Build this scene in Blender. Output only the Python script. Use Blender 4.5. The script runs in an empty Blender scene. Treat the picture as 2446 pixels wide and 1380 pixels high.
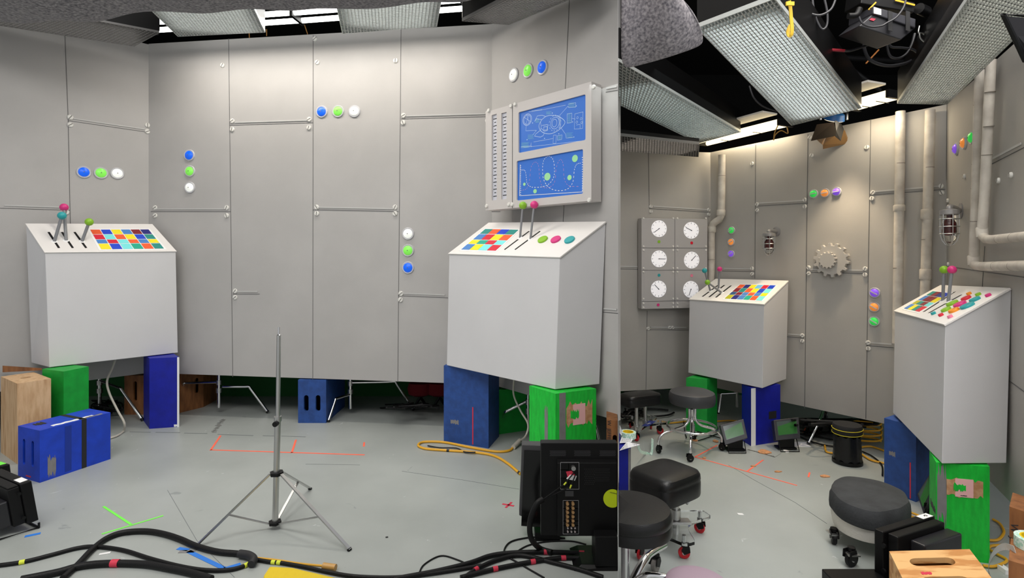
import bpy, bmesh, math, random
from mathutils import Vector, Matrix
from mathutils.geometry import tessellate_polygon
random.seed(7)
SC = bpy.context.scene
C = SC.collection
# ------------------------------------------------------------ camera, world, exposure
F = 1300.0; H = 1.36; CX = 1223.0; HY = 615.0     # focal length in pixels, eye height, principal column, horizon row
cam = bpy.data.objects.new('camera', bpy.data.cameras.new('camera')); C.objects.link(cam)
cam.location = (0, 0, H); cam.rotation_euler = (math.pi/2, 0, 0)
cam.data.sensor_width = 36; cam.data.lens = 36*F/2446; cam.data.shift_y = -(690-HY)/2446
cam.data.clip_start = 0.05
SC.camera = cam
w = bpy.data.worlds.new('studio'); SC.world = w; w.use_nodes = True
bg = w.node_tree.nodes['Background']; bg.inputs[0].default_value = (0.97, 0.98, 1.0, 1); bg.inputs[1].default_value = 0.50
SC.view_settings.view_transform = 'Standard'; SC.view_settings.look = 'None'
SC.view_settings.gamma = 1; SC.view_settings.use_curve_mapping = False; SC.view_settings.exposure = 0.16
LAMPK = 1.0

# ------------------------------------------------------------ helpers
V = Vector
def P(px, py, Y): return V(((px-CX)/F*Y, Y, H+(HY-py)/F*Y))
def FL(px, py, z=0.0):
    Y = (H-z)*F/(py-HY); return P(px, py, Y)
def ray(px, py): return V(((px-CX)/F, 1.0, (HY-py)/F))
EYE = V((0, 0, H))
def hitp(px, py, o, n):
    d = ray(px, py); return EYE + d*((o-EYE).dot(n)/d.dot(n))
def lerp(a, b, t): return a+(b-a)*t
def lin(c):
    c = c/255.0
    return c/12.92 if c <= 0.04045 else ((c+0.055)/1.055)**2.4
def col(r, g, b): return (lin(r), lin(g), lin(b), 1)
MATS = {}
def mat(name, c, rough=0.6, metal=0.0, var=0.0, scale=20.0, bump=0.0, bscale=200.0, emit=0.0, trans=0.0, coat=0.0, c2=None, stretch=None, ramp=None, spec=None, alpha=None):
    if name in MATS: return MATS[name]
    m = bpy.data.materials.new(name); m.use_nodes = True; nt = m.node_tree; N = nt.nodes; L = nt.links
    b = N['Principled BSDF']; b.inputs['Base Color'].default_value = c
    b.inputs['Roughness'].default_value = rough; b.inputs['Metallic'].default_value = metal
    if spec is not None: b.inputs['Specular IOR Level'].default_value = spec
    if coat: b.inputs['Coat Weight'].default_value = coat
    if trans: b.inputs['Transmission Weight'].default_value = trans; b.inputs['IOR'].default_value = 1.45
    if alpha is not None: b.inputs['Alpha'].default_value = alpha
    if emit: b.inputs['Emission Color'].default_value = c; b.inputs['Emission Strength'].default_value = emit
    if var or c2 or bump:
        tc = N.new('ShaderNodeTexCoord'); mp = N.new('ShaderNodeMapping'); L.new(tc.outputs['Object'], mp.inputs[0])
        if stretch: mp.inputs['Scale'].default_value = stretch
    if var or c2:
        nz = N.new('ShaderNodeTexNoise'); nz.inputs['Scale'].default_value = scale; nz.inputs['Detail'].default_value = 6
        L.new(mp.outputs[0], nz.inputs['Vector'])
        rp = N.new('ShaderNodeValToRGB')
        if c2 is None:
            ca = [max(0, x*(1-var)) for x in c[:3]]+[1]; cb = [min(1, x*(1+var)) for x in c[:3]]+[1]
        else: ca, cb = c, c2
        lo, hi = ramp if ramp else (0.35, 0.65)
        rp.color_ramp.elements[0].position = lo; rp.color_ramp.elements[0].color = ca
        rp.color_ramp.elements[1].position = hi; rp.color_ramp.elements[1].color = cb
        L.new(nz.outputs[0], rp.inputs[0]); L.new(rp.outputs[0], b.inputs['Base Color'])
    if bump:
        n2 = N.new('ShaderNodeTexNoise'); n2.inputs['Scale'].default_value = bscale; n2.inputs['Detail'].default_value = 3
        L.new(tc.outputs['Object'], n2.inputs['Vector'])
        bp = N.new('ShaderNodeBump'); bp.inputs['Strength'].default_value = bump; bp.inputs['Distance'].default_value = 0.002
        L.new(n2.outputs[0], bp.inputs['Height']); L.new(bp.outputs[0], b.inputs['Normal'])
    MATS[name] = m; return m

ORG = {}   # origin of every top-level thing
class M:
    def __init__(s): s.v = []; s.f = []; s.mi = []; s.k = 0
    def poly(s, pts):
        i = len(s.v); s.v += [V(p) for p in pts]; s.f.append(list(range(i, i+len(pts)))); s.mi.append(s.k); return s
    def hexa(s, a, b, c, d, e, f, g, h):      # bottom abcd, top efgh
        i = len(s.v); s.v += [V(p) for p in (a, b, c, d, e, f, g, h)]
        for q in ((3, 2, 1, 0), (4, 5, 6, 7), (0, 1, 5, 4), (1, 2, 6, 5), (2, 3, 7, 6), (3, 0, 4, 7)):
            s.f.append([i+j for j in q]); s.mi.append(s.k)
        return s
    def box(s, c, size, R=None):
        c = V(c); R = R or Matrix.Identity(3); x, y, z = [k/2 for k in size]
        q = [c+R@V(p) for p in ((-x, -y, -z), (x, -y, -z), (x, y, -z), (-x, y, -z), (-x, -y, z), (x, -y, z), (x, y, z), (-x, y, z))]
        return s.hexa(*q)
    def vbox(s, O, ex, ey, h):
        u = V((0, 0, h)); O = V(O)
        return s.hexa(O, O+ex, O+ex+ey, O+ey, O+u, O+ex+u, O+ex+ey+u, O+ey+u)
    def bar(s, a, b, w, t, up=V((0, 0, 1))):
        a = V(a); b = V(b); d = (b-a).normalized(); sx = d.cross(up)
        if sx.length < 1e-4: sx = d.cross(V((1, 0, 0)))
        sx.normalize(); uz = sx.cross(d).normalized(); x = sx*w/2; z = uz*t/2
        return s.hexa(a-x-z, a+x-z, b+x-z, b-x-z, a-x+z, a+x+z, b+x+z, b-x+z)
    def tube(s, pts, r, n=10, caps=True, closed=False):
        pts = [V(p) for p in pts]; N = len(pts); rr = r if isinstance(r, (list, tuple)) else [r]*N
        t0 = (pts[1]-pts[0]).normalized(); up = V((0, 0, 1)) if abs(t0.z) < 0.9 else V((1, 0, 0))
        x = t0.cross(up).normalized(); base = len(s.v); rings = []
        for i, p in enumerate(pts):
            if closed: t = (pts[(i+1) % N]-pts[i-1]).normalized()
            else: t = (pts[min(i+1, N-1)]-pts[max(i-1, 0)]).normalized()
            x = (x-t*x.dot(t)).normalized(); y = t.cross(x)
            for k in range(n):
                a = 2*math.pi*k/n; s.v.append(p+(x*math.cos(a)+y*math.sin(a))*rr[i])
        R = N if closed else N-1
        for i in range(R):
            j = (i+1) % N
            for k in range(n):
                k2 = (k+1) % n
                s.f.append([base+i*n+k, base+i*n+k2, base+j*n+k2, base+j*n+k]); s.mi.append(s.k)
        if caps and not closed:
            s.f.append([base+k for k in range(n)][::-1]); s.mi.append(s.k)
            s.f.append([base+(N-1)*n+k for k in range(n)]); s.mi.append(s.k)
        return s
    def lathe(s, prof, c=(0, 0, 0), n=28, R=None, a0=0, sq=None):    # prof [(r,z)]
        c = V(c); R = R or Matrix.Identity(3); base = len(s.v)
        for r, z in prof:
            for k in range(n):
                a = a0+2*math.pi*k/n; q = r
                if sq: q = r*sq(a)
                s.v.append(c+R@V((q*math.cos(a), q*math.sin(a), z)))
        for i in range(len(prof)-1):
            for k in range(n):
                k2 = (k+1) % n
                s.f.append([base+i*n+k, base+i*n+k2, base+(i+1)*n+k2, base+(i+1)*n+k]); s.mi.append(s.k)
        s.f.append([base+k for k in range(n)][::-1]); s.mi.append(s.k)
        s.f.append([base+(len(prof)-1)*n+k for k in range(n)]); s.mi.append(s.k)
        return s
    def sphere(s, c, r, n=20):
        m = n//2
        return s.lathe([(max(1e-5, r*math.sin(math.pi*i/m)), -r*math.cos(math.pi*i/m)) for i in range(m+1)], c, n)
    def holed(s, fr, outer, holes, t, shell=False):   # plate: fr(u,v,d) maps to space, d = depth behind the face
        loops = [outer]+holes
        tris = tessellate_polygon([[V((x, y, 0)) for x, y in l] for l in loops])
        flat = [p for l in loops for p in l]; i0 = len(s.v)
        s.v += [fr(x, y, 0) for x, y in flat]; s.v += [fr(x, y, t) for x, y in flat]; n = len(flat)
        for a, b, c in tris:
            s.f.append([i0+a, i0+b, i0+c]); s.mi.append(s.k)
            if not shell: s.f.append([i0+n+c, i0+n+b, i0+n+a]); s.mi.append(s.k)
        o = 0
        if shell: o = len(outer); loops = loops[1:]
        for l in loops:
            for k in range(len(l)):
                a = i0+o+k; b = i0+o+(k+1) % len(l)
                s.f.append([a, b, b+n, a+n]); s.mi.append(s.k)
            o += len(l)
        return s
    def build(s, name, m, parent=None, smooth=False, bevel=0, subd=0, kind=None, label=None, cat=None, group=None, org=None):
        o0 = V((0, 0, 0))
        if parent is not None: o0 = ORG[parent.name]
        elif org is not None: o0 = V(org)
        elif kind != 'structure' and s.v:
            n = len(s.v); zs = min(p.z for p in s.v); o0 = V((sum(p.x for p in s.v)/n, sum(p.y for p in s.v)/n, zs))
        me = bpy.data.meshes.new(name); me.from_pydata([tuple(p-o0) for p in s.v], [], s.f)
        for q in (m if isinstance(m, (list, tuple)) else [m]): me.materials.append(q)
        me.polygons.foreach_set('material_index', s.mi)
        bm = bmesh.new(); bm.from_mesh(me); bmesh.ops.recalc_face_normals(bm, faces=bm.faces[:]); bm.to_mesh(me); bm.free()
        if smooth:
            me.polygons.foreach_set('use_smooth', [True]*len(me.polygons)); me.set_sharp_from_angle(angle=math.radians(38))
        o = bpy.data.objects.new(name, me); C.objects.link(o)
        if parent is not None: o.parent = parent; ORG[o.name] = o0
        else: o.location = o0; ORG[o.name] = o0
        if bevel:
            b = o.modifiers.new('b', 'BEVEL'); b.width = bevel; b.segments = 2; b.limit_method = 'ANGLE'
        if subd:
            b = o.modifiers.new('s', 'SUBSURF'); b.levels = subd; b.render_levels = subd
        if kind: o['kind'] = kind
        if label: o['label'] = label
        if cat: o['category'] = cat
        if group: o['group'] = group
        return o
def thing(name, label, cat, loc, group=None):
    o = bpy.data.objects.new(name, None); C.objects.link(o); o.location = V(loc); o['label'] = label; o['category'] = cat
    o.empty_display_size = 0.05
    if group: o['group'] = group
    ORG[o.name] = V(loc); return o
def spline(pts, n=8):
    pts = [V(p) for p in pts]; out = []
    for i in range(len(pts)-1):
        p0 = pts[max(i-1, 0)]; p1 = pts[i]; p2 = pts[i+1]; p3 = pts[min(i+2, len(pts)-1)]
        for k in range(n):
            t = k/n; out.append(0.5*((2*p1)+(p2-p0)*t+(2*p0-5*p1+4*p2-p3)*t*t+(3*p1-p0-3*p2+p3)*t**3))
    out.append(pts[-1]); return out
def basis(xa, n):      # columns x, up, normal
    n = V(n).normalized(); x = V(xa); x = (x-n*x.dot(n)).normalized(); y = n.cross(x)
    return Matrix((x, y, n)).transposed()
def quadf(A, B, Cc, D):   # A=(0,0) B=(1,0) C=(1,1) D=(0,1)
    return lambda u, v: lerp(lerp(A, B, u), lerp(D, Cc, u), v)
def text(s, size, m, origin, xdir, ydir, parent, name='lettering', ext=0.0003, align='CENTER'):
    cu = bpy.data.curves.new(name, 'FONT'); cu.body = s; cu.size = size; cu.extrude = ext; cu.align_x = align; cu.align_y = 'CENTER'
    o = bpy.data.objects.new('tmp', cu); C.objects.link(o); dg = bpy.context.evaluated_depsgraph_get()
    me = bpy.data.meshes.new_from_object(o.evaluated_get(dg)); bpy.data.objects.remove(o)
    x = V(xdir).normalized(); y = V(ydir); y = (y-x*y.dot(x)).normalized(); z = x.cross(y)
    R = Matrix((x, y, z)).transposed().to_4x4(); R.translation = V(origin)-ORG[parent.name]
    me.transform(R); me.materials.clear(); me.materials.append(m)
    q = bpy.data.objects.new(name, me); C.objects.link(q); q.parent = parent; return q

# ------------------------------------------------------------ materials
m_wall = mat('wall_grey', col(176, 174, 172), 0.62, var=0.035, scale=3, bump=0.25, bscale=350)
m_wallr = mat('wall_grey_warm', col(170, 167, 162), 0.6, var=0.05, scale=2.5, bump=0.25, bscale=350)
m_seam = mat('seam_dark', col(95, 95, 95), 0.8)
m_trim = mat('trim_paint', col(188, 188, 186), 0.6)
m_screw = mat('screw_paint', col(222, 221, 216), 0.45)
m_slot = mat('slot_dark', col(110, 108, 104), 0.7)
m_cons = mat('console_board', col(206, 206, 208), 0.65, var=0.02, scale=2, bump=0.15, bscale=300)
m_ctop = mat('console_top_board', col(226, 223, 220), 0.6, var=0.02, scale=3)
m_black = mat('black_drape', col(9, 9, 9), 0.9)
m_blk = mat('black_plastic', col(15, 15, 16), 0.45, spec=0.25)
m_blkm = mat('black_metal', col(11, 11, 12), 0.4, spec=0.25)
m_rub = mat('black_cable', col(15, 15, 16), 0.5, spec=0.25, bump=0.6, bscale=180)
m_leather = mat('black_vinyl', col(17, 17, 18), 0.34, spec=0.4, bump=0.2, bscale=250)
m_chrome = mat('chrome', (0.75, 0.75, 0.76, 1), 0.12, 1.0)
m_alu = mat('satin_aluminium', (0.55, 0.55, 0.54, 1), 0.35, 1.0)
m_white = mat('white_matte', col(238, 238, 238), 0.6)
m_paper = mat('white_paper', col(240, 240, 244), 0.7)
m_gtape = mat('gaffer_grey', col(128, 126, 127), 0.6, var=0.06, scale=30)
m_ktape = mat('gaffer_black', col(30, 30, 32), 0.6)
m_orange = mat('orange_tape', col(255, 112, 84), 0.6)
m_neon = mat('green_tape', col(120, 240, 80), 0.6)
m_btape = mat('blue_tape', col(40, 120, 215), 0.6)
m_rtape = mat('red_tape', col(205, 50, 75), 0.6)
m_ytape = mat('yellow_tape', col(215, 225, 60), 0.6)
m_yel = mat('yellow_cable', col(222, 165, 40), 0.5)
m_wcab = mat('grey_white_cable', col(190, 185, 175), 0.5)
m_bluebox = mat('blue_paint_bright', col(18, 62, 190), 0.5, var=0.12, scale=14, bump=0.3, bscale=60)
m_bluedk = mat('blue_paint_deep', col(8, 22, 150), 0.5, var=0.12, scale=14, bump=0.3, bscale=60)
m_bluegr = mat('blue_paint_worn', col(34, 72, 140), 0.6, var=0.16, scale=22, bump=0.4, bscale=60)
m_green = mat('green_paint_bright', col(15, 190, 55), 0.55, var=0.14, scale=18, bump=0.7, bscale=50, stretch=(3, 3, 0.7))
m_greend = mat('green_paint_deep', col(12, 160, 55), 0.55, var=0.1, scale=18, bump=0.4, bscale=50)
m_wood = mat('plywood', col(226, 178, 118), 0.55, c2=col(196, 136, 76), scale=3.0, stretch=(2.0, 9, 9), ramp=(0.48, 0.58))
m_woodl = mat('pale_plywood', col(214, 180, 140), 0.6, c2=col(186, 146, 104), scale=4, stretch=(9, 9, 1.6), ramp=(0.4, 0.7))
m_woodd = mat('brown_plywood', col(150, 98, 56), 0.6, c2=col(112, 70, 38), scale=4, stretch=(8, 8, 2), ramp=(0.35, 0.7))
m_chip = mat('chipped_paint_wood', col(205, 165, 125), 0.7, c2=col(180, 130, 90), scale=40)
m_dark = mat('dark_hollow', col(40, 24, 18), 0.9)
m_silver = mat('silver_louver', (0.58, 0.61, 0.60, 1), 0.35, 0.4)
m_silverw = mat('silver_louver_dull', (0.20, 0.195, 0.19, 1), 0.4, 0.3)
m_tube = mat('tube_glow_white', (1.0, 1.0, 0.97, 1), 0.5, emit=5.0)
m_tubew = mat('tube_glow_warm', (1.0, 0.84, 0.52, 1), 0.5, emit=1.9)
m_refl = mat('white_reflector', col(235, 230, 220), 0.5)
m_lensrim = mat('frosted_rim', col(196, 196, 200), 0.35)
m_pipe = mat('pipe_paint', col(212, 206, 196), 0.6, c2=col(178, 170, 160), scale=12, ramp=(0.35, 0.75), bump=0.5, bscale=60)
m_pipeline = mat('pipe_joint', col(120, 112, 102), 0.7)
m_glass = mat('clear_glass', (0.95, 0.97, 0.97, 1), 0.05, trans=1.0)
m_acr = mat('clear_acrylic', (0.93, 0.96, 0.96, 1), 0.04, trans=1.0)
m_redbulb = mat('dark_red_bulb', col(90, 12, 18), 0.15)
m_redw = mat('red_wheel', col(190, 22, 34), 0.4)
m_greyw = mat('grey_wheel', col(130, 126, 122), 0.5)
m_foam = mat('white_foam', col(226, 222, 212), 0.9, bump=1.0, bscale=120)
m_bfoam = mat('black_foam', col(52, 54, 56), 0.95, var=0.18, scale=14, bump=0.8, bscale=90)
m_mauve = mat('mauve_fabric', col(168, 146, 160), 0.85)
m_cork = mat('brown_scrap', col(196, 140, 96), 0.9, var=0.2, scale=60)
m_blue = mat('screen_blue', col(52, 108, 196), 0.4, emit=0.12)
m_line = mat('screen_line', col(190, 215, 240), 0.5)
m_lineg = mat('screen_line_green', col(120, 190, 200), 0.5)
m_linep = mat('screen_line_pink', col(190, 140, 190), 0.5)
m_dotg = mat('screen_dot_green', col(160, 225, 165), 0.5)
m_lever = mat('lever_rod', col(128, 130, 134), 0.4)
m_ink = mat('ink', col(40, 40, 44), 0.8)
m_scuff = mat('floor_scuff', col(118, 124, 124), 0.7)
PAL = dict(o=(240, 92, 40), b=(12, 66, 205), y=(246, 226, 20), s=(70, 130, 200), d=(130, 18, 36), n=(28, 30, 120), r=(214, 18, 50),
           c=(120, 228, 228), t=(30, 140, 132), g=(12, 168, 140), l=(110, 190, 235), L=(136, 190, 40), m=(214, 50, 128), T=(40, 160, 165),
           p=(236, 130, 160), O=(240, 150, 40), R=(214, 40, 60), k=(40, 80, 130), v=(180, 180, 30))
def pm(k): return mat('paint_'+{'o':'orange_red','b':'blue','y':'yellow','s':'steel_blue','d':'dark_red','n':'navy','r':'red','c':'pale_cyan','t':'teal','g':'sea_green','l':'light_blue','L':'lime','m':'magenta','T':'turquoise','p':'pink','O':'amber','R':'scarlet','k':'slate','v':'olive'}[k], col(*PAL[k]), 0.4)

m_pink = mat('pink_label_paper', col(238, 184, 184), 0.7)
def strokes(name, a, xd, yd, n, parent, m, wd=0.003, seed=1, h=0.5):
    # an unreadable run of handwriting: short pen strokes along xd, height yd
    rr = random.Random(seed); g = M(); nn = V(xd).cross(V(yd)).normalized()*0.0006; x = 0.0
    for i in range(n):
        x0 = (i+rr.uniform(0.05, 0.2))/n; x1 = (i+rr.uniform(0.7, 0.95))/n
        ps = [a+xd*x0+yd*rr.uniform(0, 0.3), a+xd*((x0+x1)/2)+yd*rr.uniform(0.6, 1), a+xd*x1+yd*rr.uniform(0, 0.5)]
        for p, q in zip(ps, ps[1:]): g.bar(p+nn, q+nn, wd, 0.0004, nn.normalized())
    return g.build(name, m, parent)
# ------------------------------------------------------------ ceiling lamps (louvred banks carry their own light)
def crate(name_label, A, B, Cc, D, nu, nv, zt=0.020, m=m_silver, power=60, house=True, lampcol=(1, 0.97, 0.93), group=None, hh_=0.16):
    # A-B one short end, D-C the other; nu cells across A-B, nv cells along A-D
    t = thing('louvered_light_bank', name_label, 'ceiling light', (A+B+Cc+D)/4, group)
    q = quadf(A, B, Cc, D); g = M()
    for i in range(nu+1):
        g.bar(q(i/nu, 0), q(i/nu, 1), 0.0042, zt)
    for j in range(nv+1):
        g.bar(q(0, j/nv), q(1, j/nv), 0.0042, zt)
    g.build('louver_grid', m, t)
    if house:
        u = V((0, 0, hh_)); k = V((0, 0, 0.004)); hs = M()
        for a, b in ((A, B), (B, Cc), (Cc, D), (D, A)):
            d = (b-a).cross(V((0, 0, 1))).normalized()*0.004
            hs.hexa(a+k, b+k, b+d+k, a+d+k, a+u, b+u, b+d+u, a+d+u)
        hs.hexa(A+u, B+u, Cc+u, D+u, A+u*1.03, B+u*1.03, Cc+u*1.03, D+u*1.03)
        hs.build('housing', m_blkm, t)
        inn = M(); r = V((0, 0, hh_*0.93)); inn.poly([lerp(p, (A+B+Cc+D)/4, 0.01)+r for p in (A, B, Cc, D)]).build('reflector', m_refl, t)
    ld = bpy.data.lights.new('bank_lamp', 'AREA'); ld.shape = 'RECTANGLE'
    w_ = ((B-A).length+(Cc-D).length)/2*0.8; l_ = ((D-A).length+(Cc-B).length)/2*0.92
    ld.size = w_; ld.size_y = l_; ld.energy = power*LAMPK; ld.color = lampcol; ld.spread = math.radians(112)
    lo = bpy.data.objects.new('bank_lamp', ld); C.objects.link(lo); lo.parent = t
    y = ((D+Cc)/2-(A+B)/2).normalized(); x = y.cross(V((0, 0, 1))).normalized()
    R = Matrix((x, y, V((0, 0, 1)) if x.cross(y).z > 0 else V((0, 0, -1)))).transposed()
    if R.determinant() < 0: R = Matrix((x, y, x.cross(y))).transposed()
    if (R@V((0, 0, 1))).z < 0: R = Matrix((-x, y, (-x).cross(y))).transposed()
    lo.matrix_local = Matrix.Translation(V((0, 0, min(0.07, hh_*0.8)))) @ R.to_4x4()
    return t
def atz(px, py, z):
    Y = (z-H)*F/(HY-py); return P(px, py, Y)
ZL = 2.95
crate('dull louvered light bank running above the far left wall of the left set', atz(380,75,ZL), atz(320,108,ZL), atz(-160,33,ZL), atz(-40,-5,ZL), 16, 40, m=m_silverw, power=3)
def fwd(px, py, z, dy):    # continue a bank's side towards the room
    a = atz(px, py, z); return a
E2a, E2b = atz(425,84,ZL), atz(633,74,ZL)
E2c, E2d = E2b+(atz(610,25,ZL)-E2b)*3.0, E2a+(atz(370,30,ZL)-E2a)*2.9
crate('pale green-tinted louvered light bank at upper left, just above the blanket edge', E2a, E2b, E2c, E2d, 30, 42, power=5)
E3a, E3b = atz(818,77,ZL), atz(1043,60,ZL)
E3c, E3d = E3b+(atz(1050,20,ZL)-E3b)*3.6, E3a+(atz(808,30,ZL)-E3a)*3.4
crate('grey louvered light bank above the middle of the long left-hand wall', E3a, E3b, E3c, E3d, 30, 42, power=5)
q1, q2, q3, q4 = atz(1104,47,ZL), atz(1215,56,ZL), atz(1349,0,ZL), atz(1194,0,ZL)
q3e = q2+(q3-q2)*1.5; q4e = q1+(q4-q1)*1.9
crate('louvered light bank slanting up above the wall with the rocket display', q1, q2, q3e, q4e, 16, 40, m=m_silverw, power=3)
# right-hand set
ZR = 2.35; WC = (1.0, 0.90, 0.78)
ZB = 2.22
crate('large bright silver louvered light bank, the widest in the right ceiling', atz(1891,297,ZB), atz(2058,255,ZB), atz(1850,-8,ZB), atz(1665,62,ZB), 22, 56, zt=0.016, power=10, lampcol=(0.97,0.99,1.0))
N1, N2 = atz(1478,247,ZR), atz(1478,143,ZR)
crate('pale louvered light bank under the grey blanket, beside the dividing panel', atz(1669,340,ZR), atz(1769,313,ZR), N2, N1, 17, 46, zt=0.016, power=6, lampcol=(0.93,1.0,0.98))
ZS = 2.19
crate('narrow louvered light bank over the wall with the clock panel', atz(1668,372,ZS), atz(1670,342,ZS), atz(1478,321,ZS), atz(1478,357,ZS), 8, 30, m=m_silverw, power=4, lampcol=WC, hh_=0.035)
ZT = 2.2
crate('warm louvered light bank at upper right beside the hanging black flag', atz(2144,244,ZT), atz(2262,246,ZT), atz(2446,65,ZT)+(atz(2446,65,ZT)-atz(2262,246,ZT))*0.35, atz(2308,0,ZT)+(atz(2308,0,ZT)-atz(2144,244,ZT))*0.25, 22, 52, zt=0.016, m=m_silver, power=6, lampcol=WC)
def fill_lamp(x, y, z, sx, sy, pw, c):
    ld = bpy.data.lights.new('unseen_fill_lamp', 'AREA'); ld.shape = 'RECTANGLE'; ld.size = sx; ld.size_y = sy; ld.energy = pw*LAMPK; ld.color = c
    lo = bpy.data.objects.new('unseen_fill_lamp', ld); C.objects.link(lo); lo.location = (x, y, z); return lo
fill_lamp(-1.5, 1.2, 3.5, 3.4, 1.6, 108, (1, 0.965, 0.92))      # unseen fill lamps standing in for overhead studio banks above the camera side
fill_lamp(1.3, 1.5, 3.0, 1.3, 1.5, 46, (1, 0.96, 0.9))  # unseen fill over the right set

lo = fill_lamp(1.55, 0.25, 2.35, 1.0, 0.6, 14, (1, 0.98, 1)); lo.rotation_euler = (V((2.0, 2.5, 0.7))-lo.location).to_track_quat('-Z', 'Y').to_euler()  # added fill light aimed at the far right console, no fixture modelled
def tubes(label, a, b, m, gap, pair=True, lampw=10):
    t = thing('fluorescent_fixture', label, 'fluorescent light', (a+b)/2)
    d = (b-a).normalized(); s = V((0, 0, 1)).cross(d).normalized()
    if s.y > 0: s = -s
    for k in range(2 if pair else 1):
        o = s*gap*k+V((0, 0, 0.01))*k
        M().tube([a+o, b+o], 0.019, 12).build('tube', m, t, smooth=True)
    for e, p in ((1, a), (-1, b)):
        M().box(p+s*gap/2-d*0.008*e, (0.02, gap+0.06, 0.05), Matrix((d, s, V((0, 0, 1)))).transposed()).build('end_cap', m_blkm, t)
    M().bar(a+s*gap*2.1+V((0, 0, 0.06)), b+s*gap*2.1+V((0, 0, 0.06)), gap*1.6, 0.012).build('reflector', m_refl, t)
    ld = bpy.data.lights.new('tube_lamp', 'AREA'); ld.shape = 'RECTANGLE'; ld.size = (b-a).length; ld.size_y = 0.05; ld.energy = lampw*LAMPK; ld.color = (1, 0.92, 0.82) if m is m_tube else (1, 0.84, 0.6)
    lo = bpy.data.objects.new('tube_lamp', ld); C.objects.link(lo); lo.parent = t
    lo.matrix_local = Matrix.Translation(V((0,0,-0.03))) @ Matrix((d, V((0,0,1)).cross(d), V((0,0,1)))).transposed().to_4x4()
    for f in (0.3, 0.7):
        p = lerp(a, b, f); M().bar(p+V((0,0,-0.022))-s*0.02, p+s*gap+V((0,0,-0.022)), 0.006, 0.003).build('tube_clip', m_blkm, t)
    return t
tubes('bright white twin-tube light seen between the two left louvered banks', atz(372,72,3.14), atz(716,49,3.14), m_tube, 0.11)
tubes('bright white twin-tube light seen right of the grey middle louvered bank', atz(722,49,3.14), atz(1112,20,3.14), m_tube, 0.11)
tubes('warm twin-tube light left of the barn-door spotlight', atz(1689,343,2.37), atz(1884,296,2.37), m_tubew, 0.10, lampw=2.5)
tubes('warm twin-tube light right of the big silver louvered bank', atz(2050,256,2.37), atz(2150,229,2.37), m_tubew, 0.10, lampw=2.5)

# ------------------------------------------------------------ shell
m_floor = bpy.data.materials.new('painted_floor'); m_floor.use_nodes = True
nt = m_floor.node_tree; N = nt.nodes; L = nt.links; b = N['Principled BSDF']
tc = N.new('ShaderNodeTexCoord'); n1 = N.new('ShaderNodeTexNoise'); n1.inputs['Scale'].default_value = 1.6; n1.inputs['Detail'].default_value = 8
L.new(tc.outputs['Object'], n1.inputs['Vector'])
r1 = N.new('ShaderNodeValToRGB'); r1.color_ramp.elements[0].position = 0.3; r1.color_ramp.elements[0].color = col(152, 157, 154); r1.color_ramp.elements[1].position = 0.7; r1.color_ramp.elements[1].color = col(170, 175, 172)
L.new(n1.outputs[0], r1.inputs[0])
n2 = N.new('ShaderNodeTexNoise'); n2.inputs['Scale'].default_value = 7; n2.inputs['Detail'].default_value = 12; n2.inputs['Distortion'].default_value = 2.5
L.new(tc.outputs['Object'], n2.inputs['Vector'])
r2 = N.new('ShaderNodeValToRGB'); r2.color_ramp.elements[0].position = 0.705; r2.color_ramp.elements[0].color = (0, 0, 0, 1); r2.color_ramp.elements[1].position = 0.73; r2.color_ramp.elements[1].color = (0.6, 0.6, 0.6, 1)
L.new(n2.outputs[0], r2.inputs[0])
mx = N.new('ShaderNodeMixRGB'); L.new(r2.outputs[0], mx.inputs[0]); L.new(r1.outputs[0], mx.inputs[1]); mx.inputs[2].default_value = col(205, 210, 210)
n3 = N.new('ShaderNodeTexNoise'); n3.inputs['Scale'].default_value = 3.1; n3.inputs['Detail'].default_value = 14; n3.inputs['Distortion'].default_value = 3
L.new(tc.outputs['Object'], n3.inputs['Vector'])
r3 = N.new('ShaderNodeValToRGB'); r3.color_ramp.elements[0].position = 0.70; r3.color_ramp.elements[0].color = (0, 0, 0, 1); r3.color_ramp.elements[1].position = 0.74; r3.color_ramp.elements[1].color = (0.5, 0.5, 0.5, 1)
L.new(n3.outputs[0], r3.inputs[0])
mx2 = N.new('ShaderNodeMixRGB'); L.new(r3.outputs[0], mx2.inputs[0]); L.new(mx.outputs[0], mx2.inputs[1]); mx2.inputs[2].default_value = col(112, 118, 118)
L.new(mx2.outputs[0], b.inputs['Base Color']); b.inputs['Roughness'].default_value = 0.34; b.inputs['Specular IOR Level'].default_value = 0.4
M().hexa((-7,-3,-0.1),(7,-3,-0.1),(7,8,-0.1),(-7,8,-0.1),(-7,-3,0),(7,-3,0),(7,8,0),(-7,8,0)).build('floor', m_floor, kind='structure')
M().box((0, 4.75, 3.95), (13.8, 6.2, 0.1)).build('ceiling', m_black, kind='structure')
m_cyc = mat('green_cyclorama', col(20, 90, 34), 0.8)
M().box((-1.6, 5.36, 0.6), (5.4, 0.04, 1.2)).build('wall_green', m_cyc, kind='structure')
M().box((2.9, 5.2, 0.6), (3.4, 0.04, 1.2), Matrix.Rotation(math.radians(-18), 3, 'Z')).build('wall_green_right', m_cyc, kind='structure')
M().box((0, 7.6, 1.95), (13.6, 0.05, 3.9)).build('wall_back', m_black, kind='structure')
M().box((-6.6, 4.8, 1.95), (0.05, 5.6, 3.9)).build('wall_outer_left', m_black, kind='structure')
M().box((6.6, 4.8, 1.95), (0.05, 5.6, 3.9)).build('wall_outer_right', m_black, kind='structure')
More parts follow.
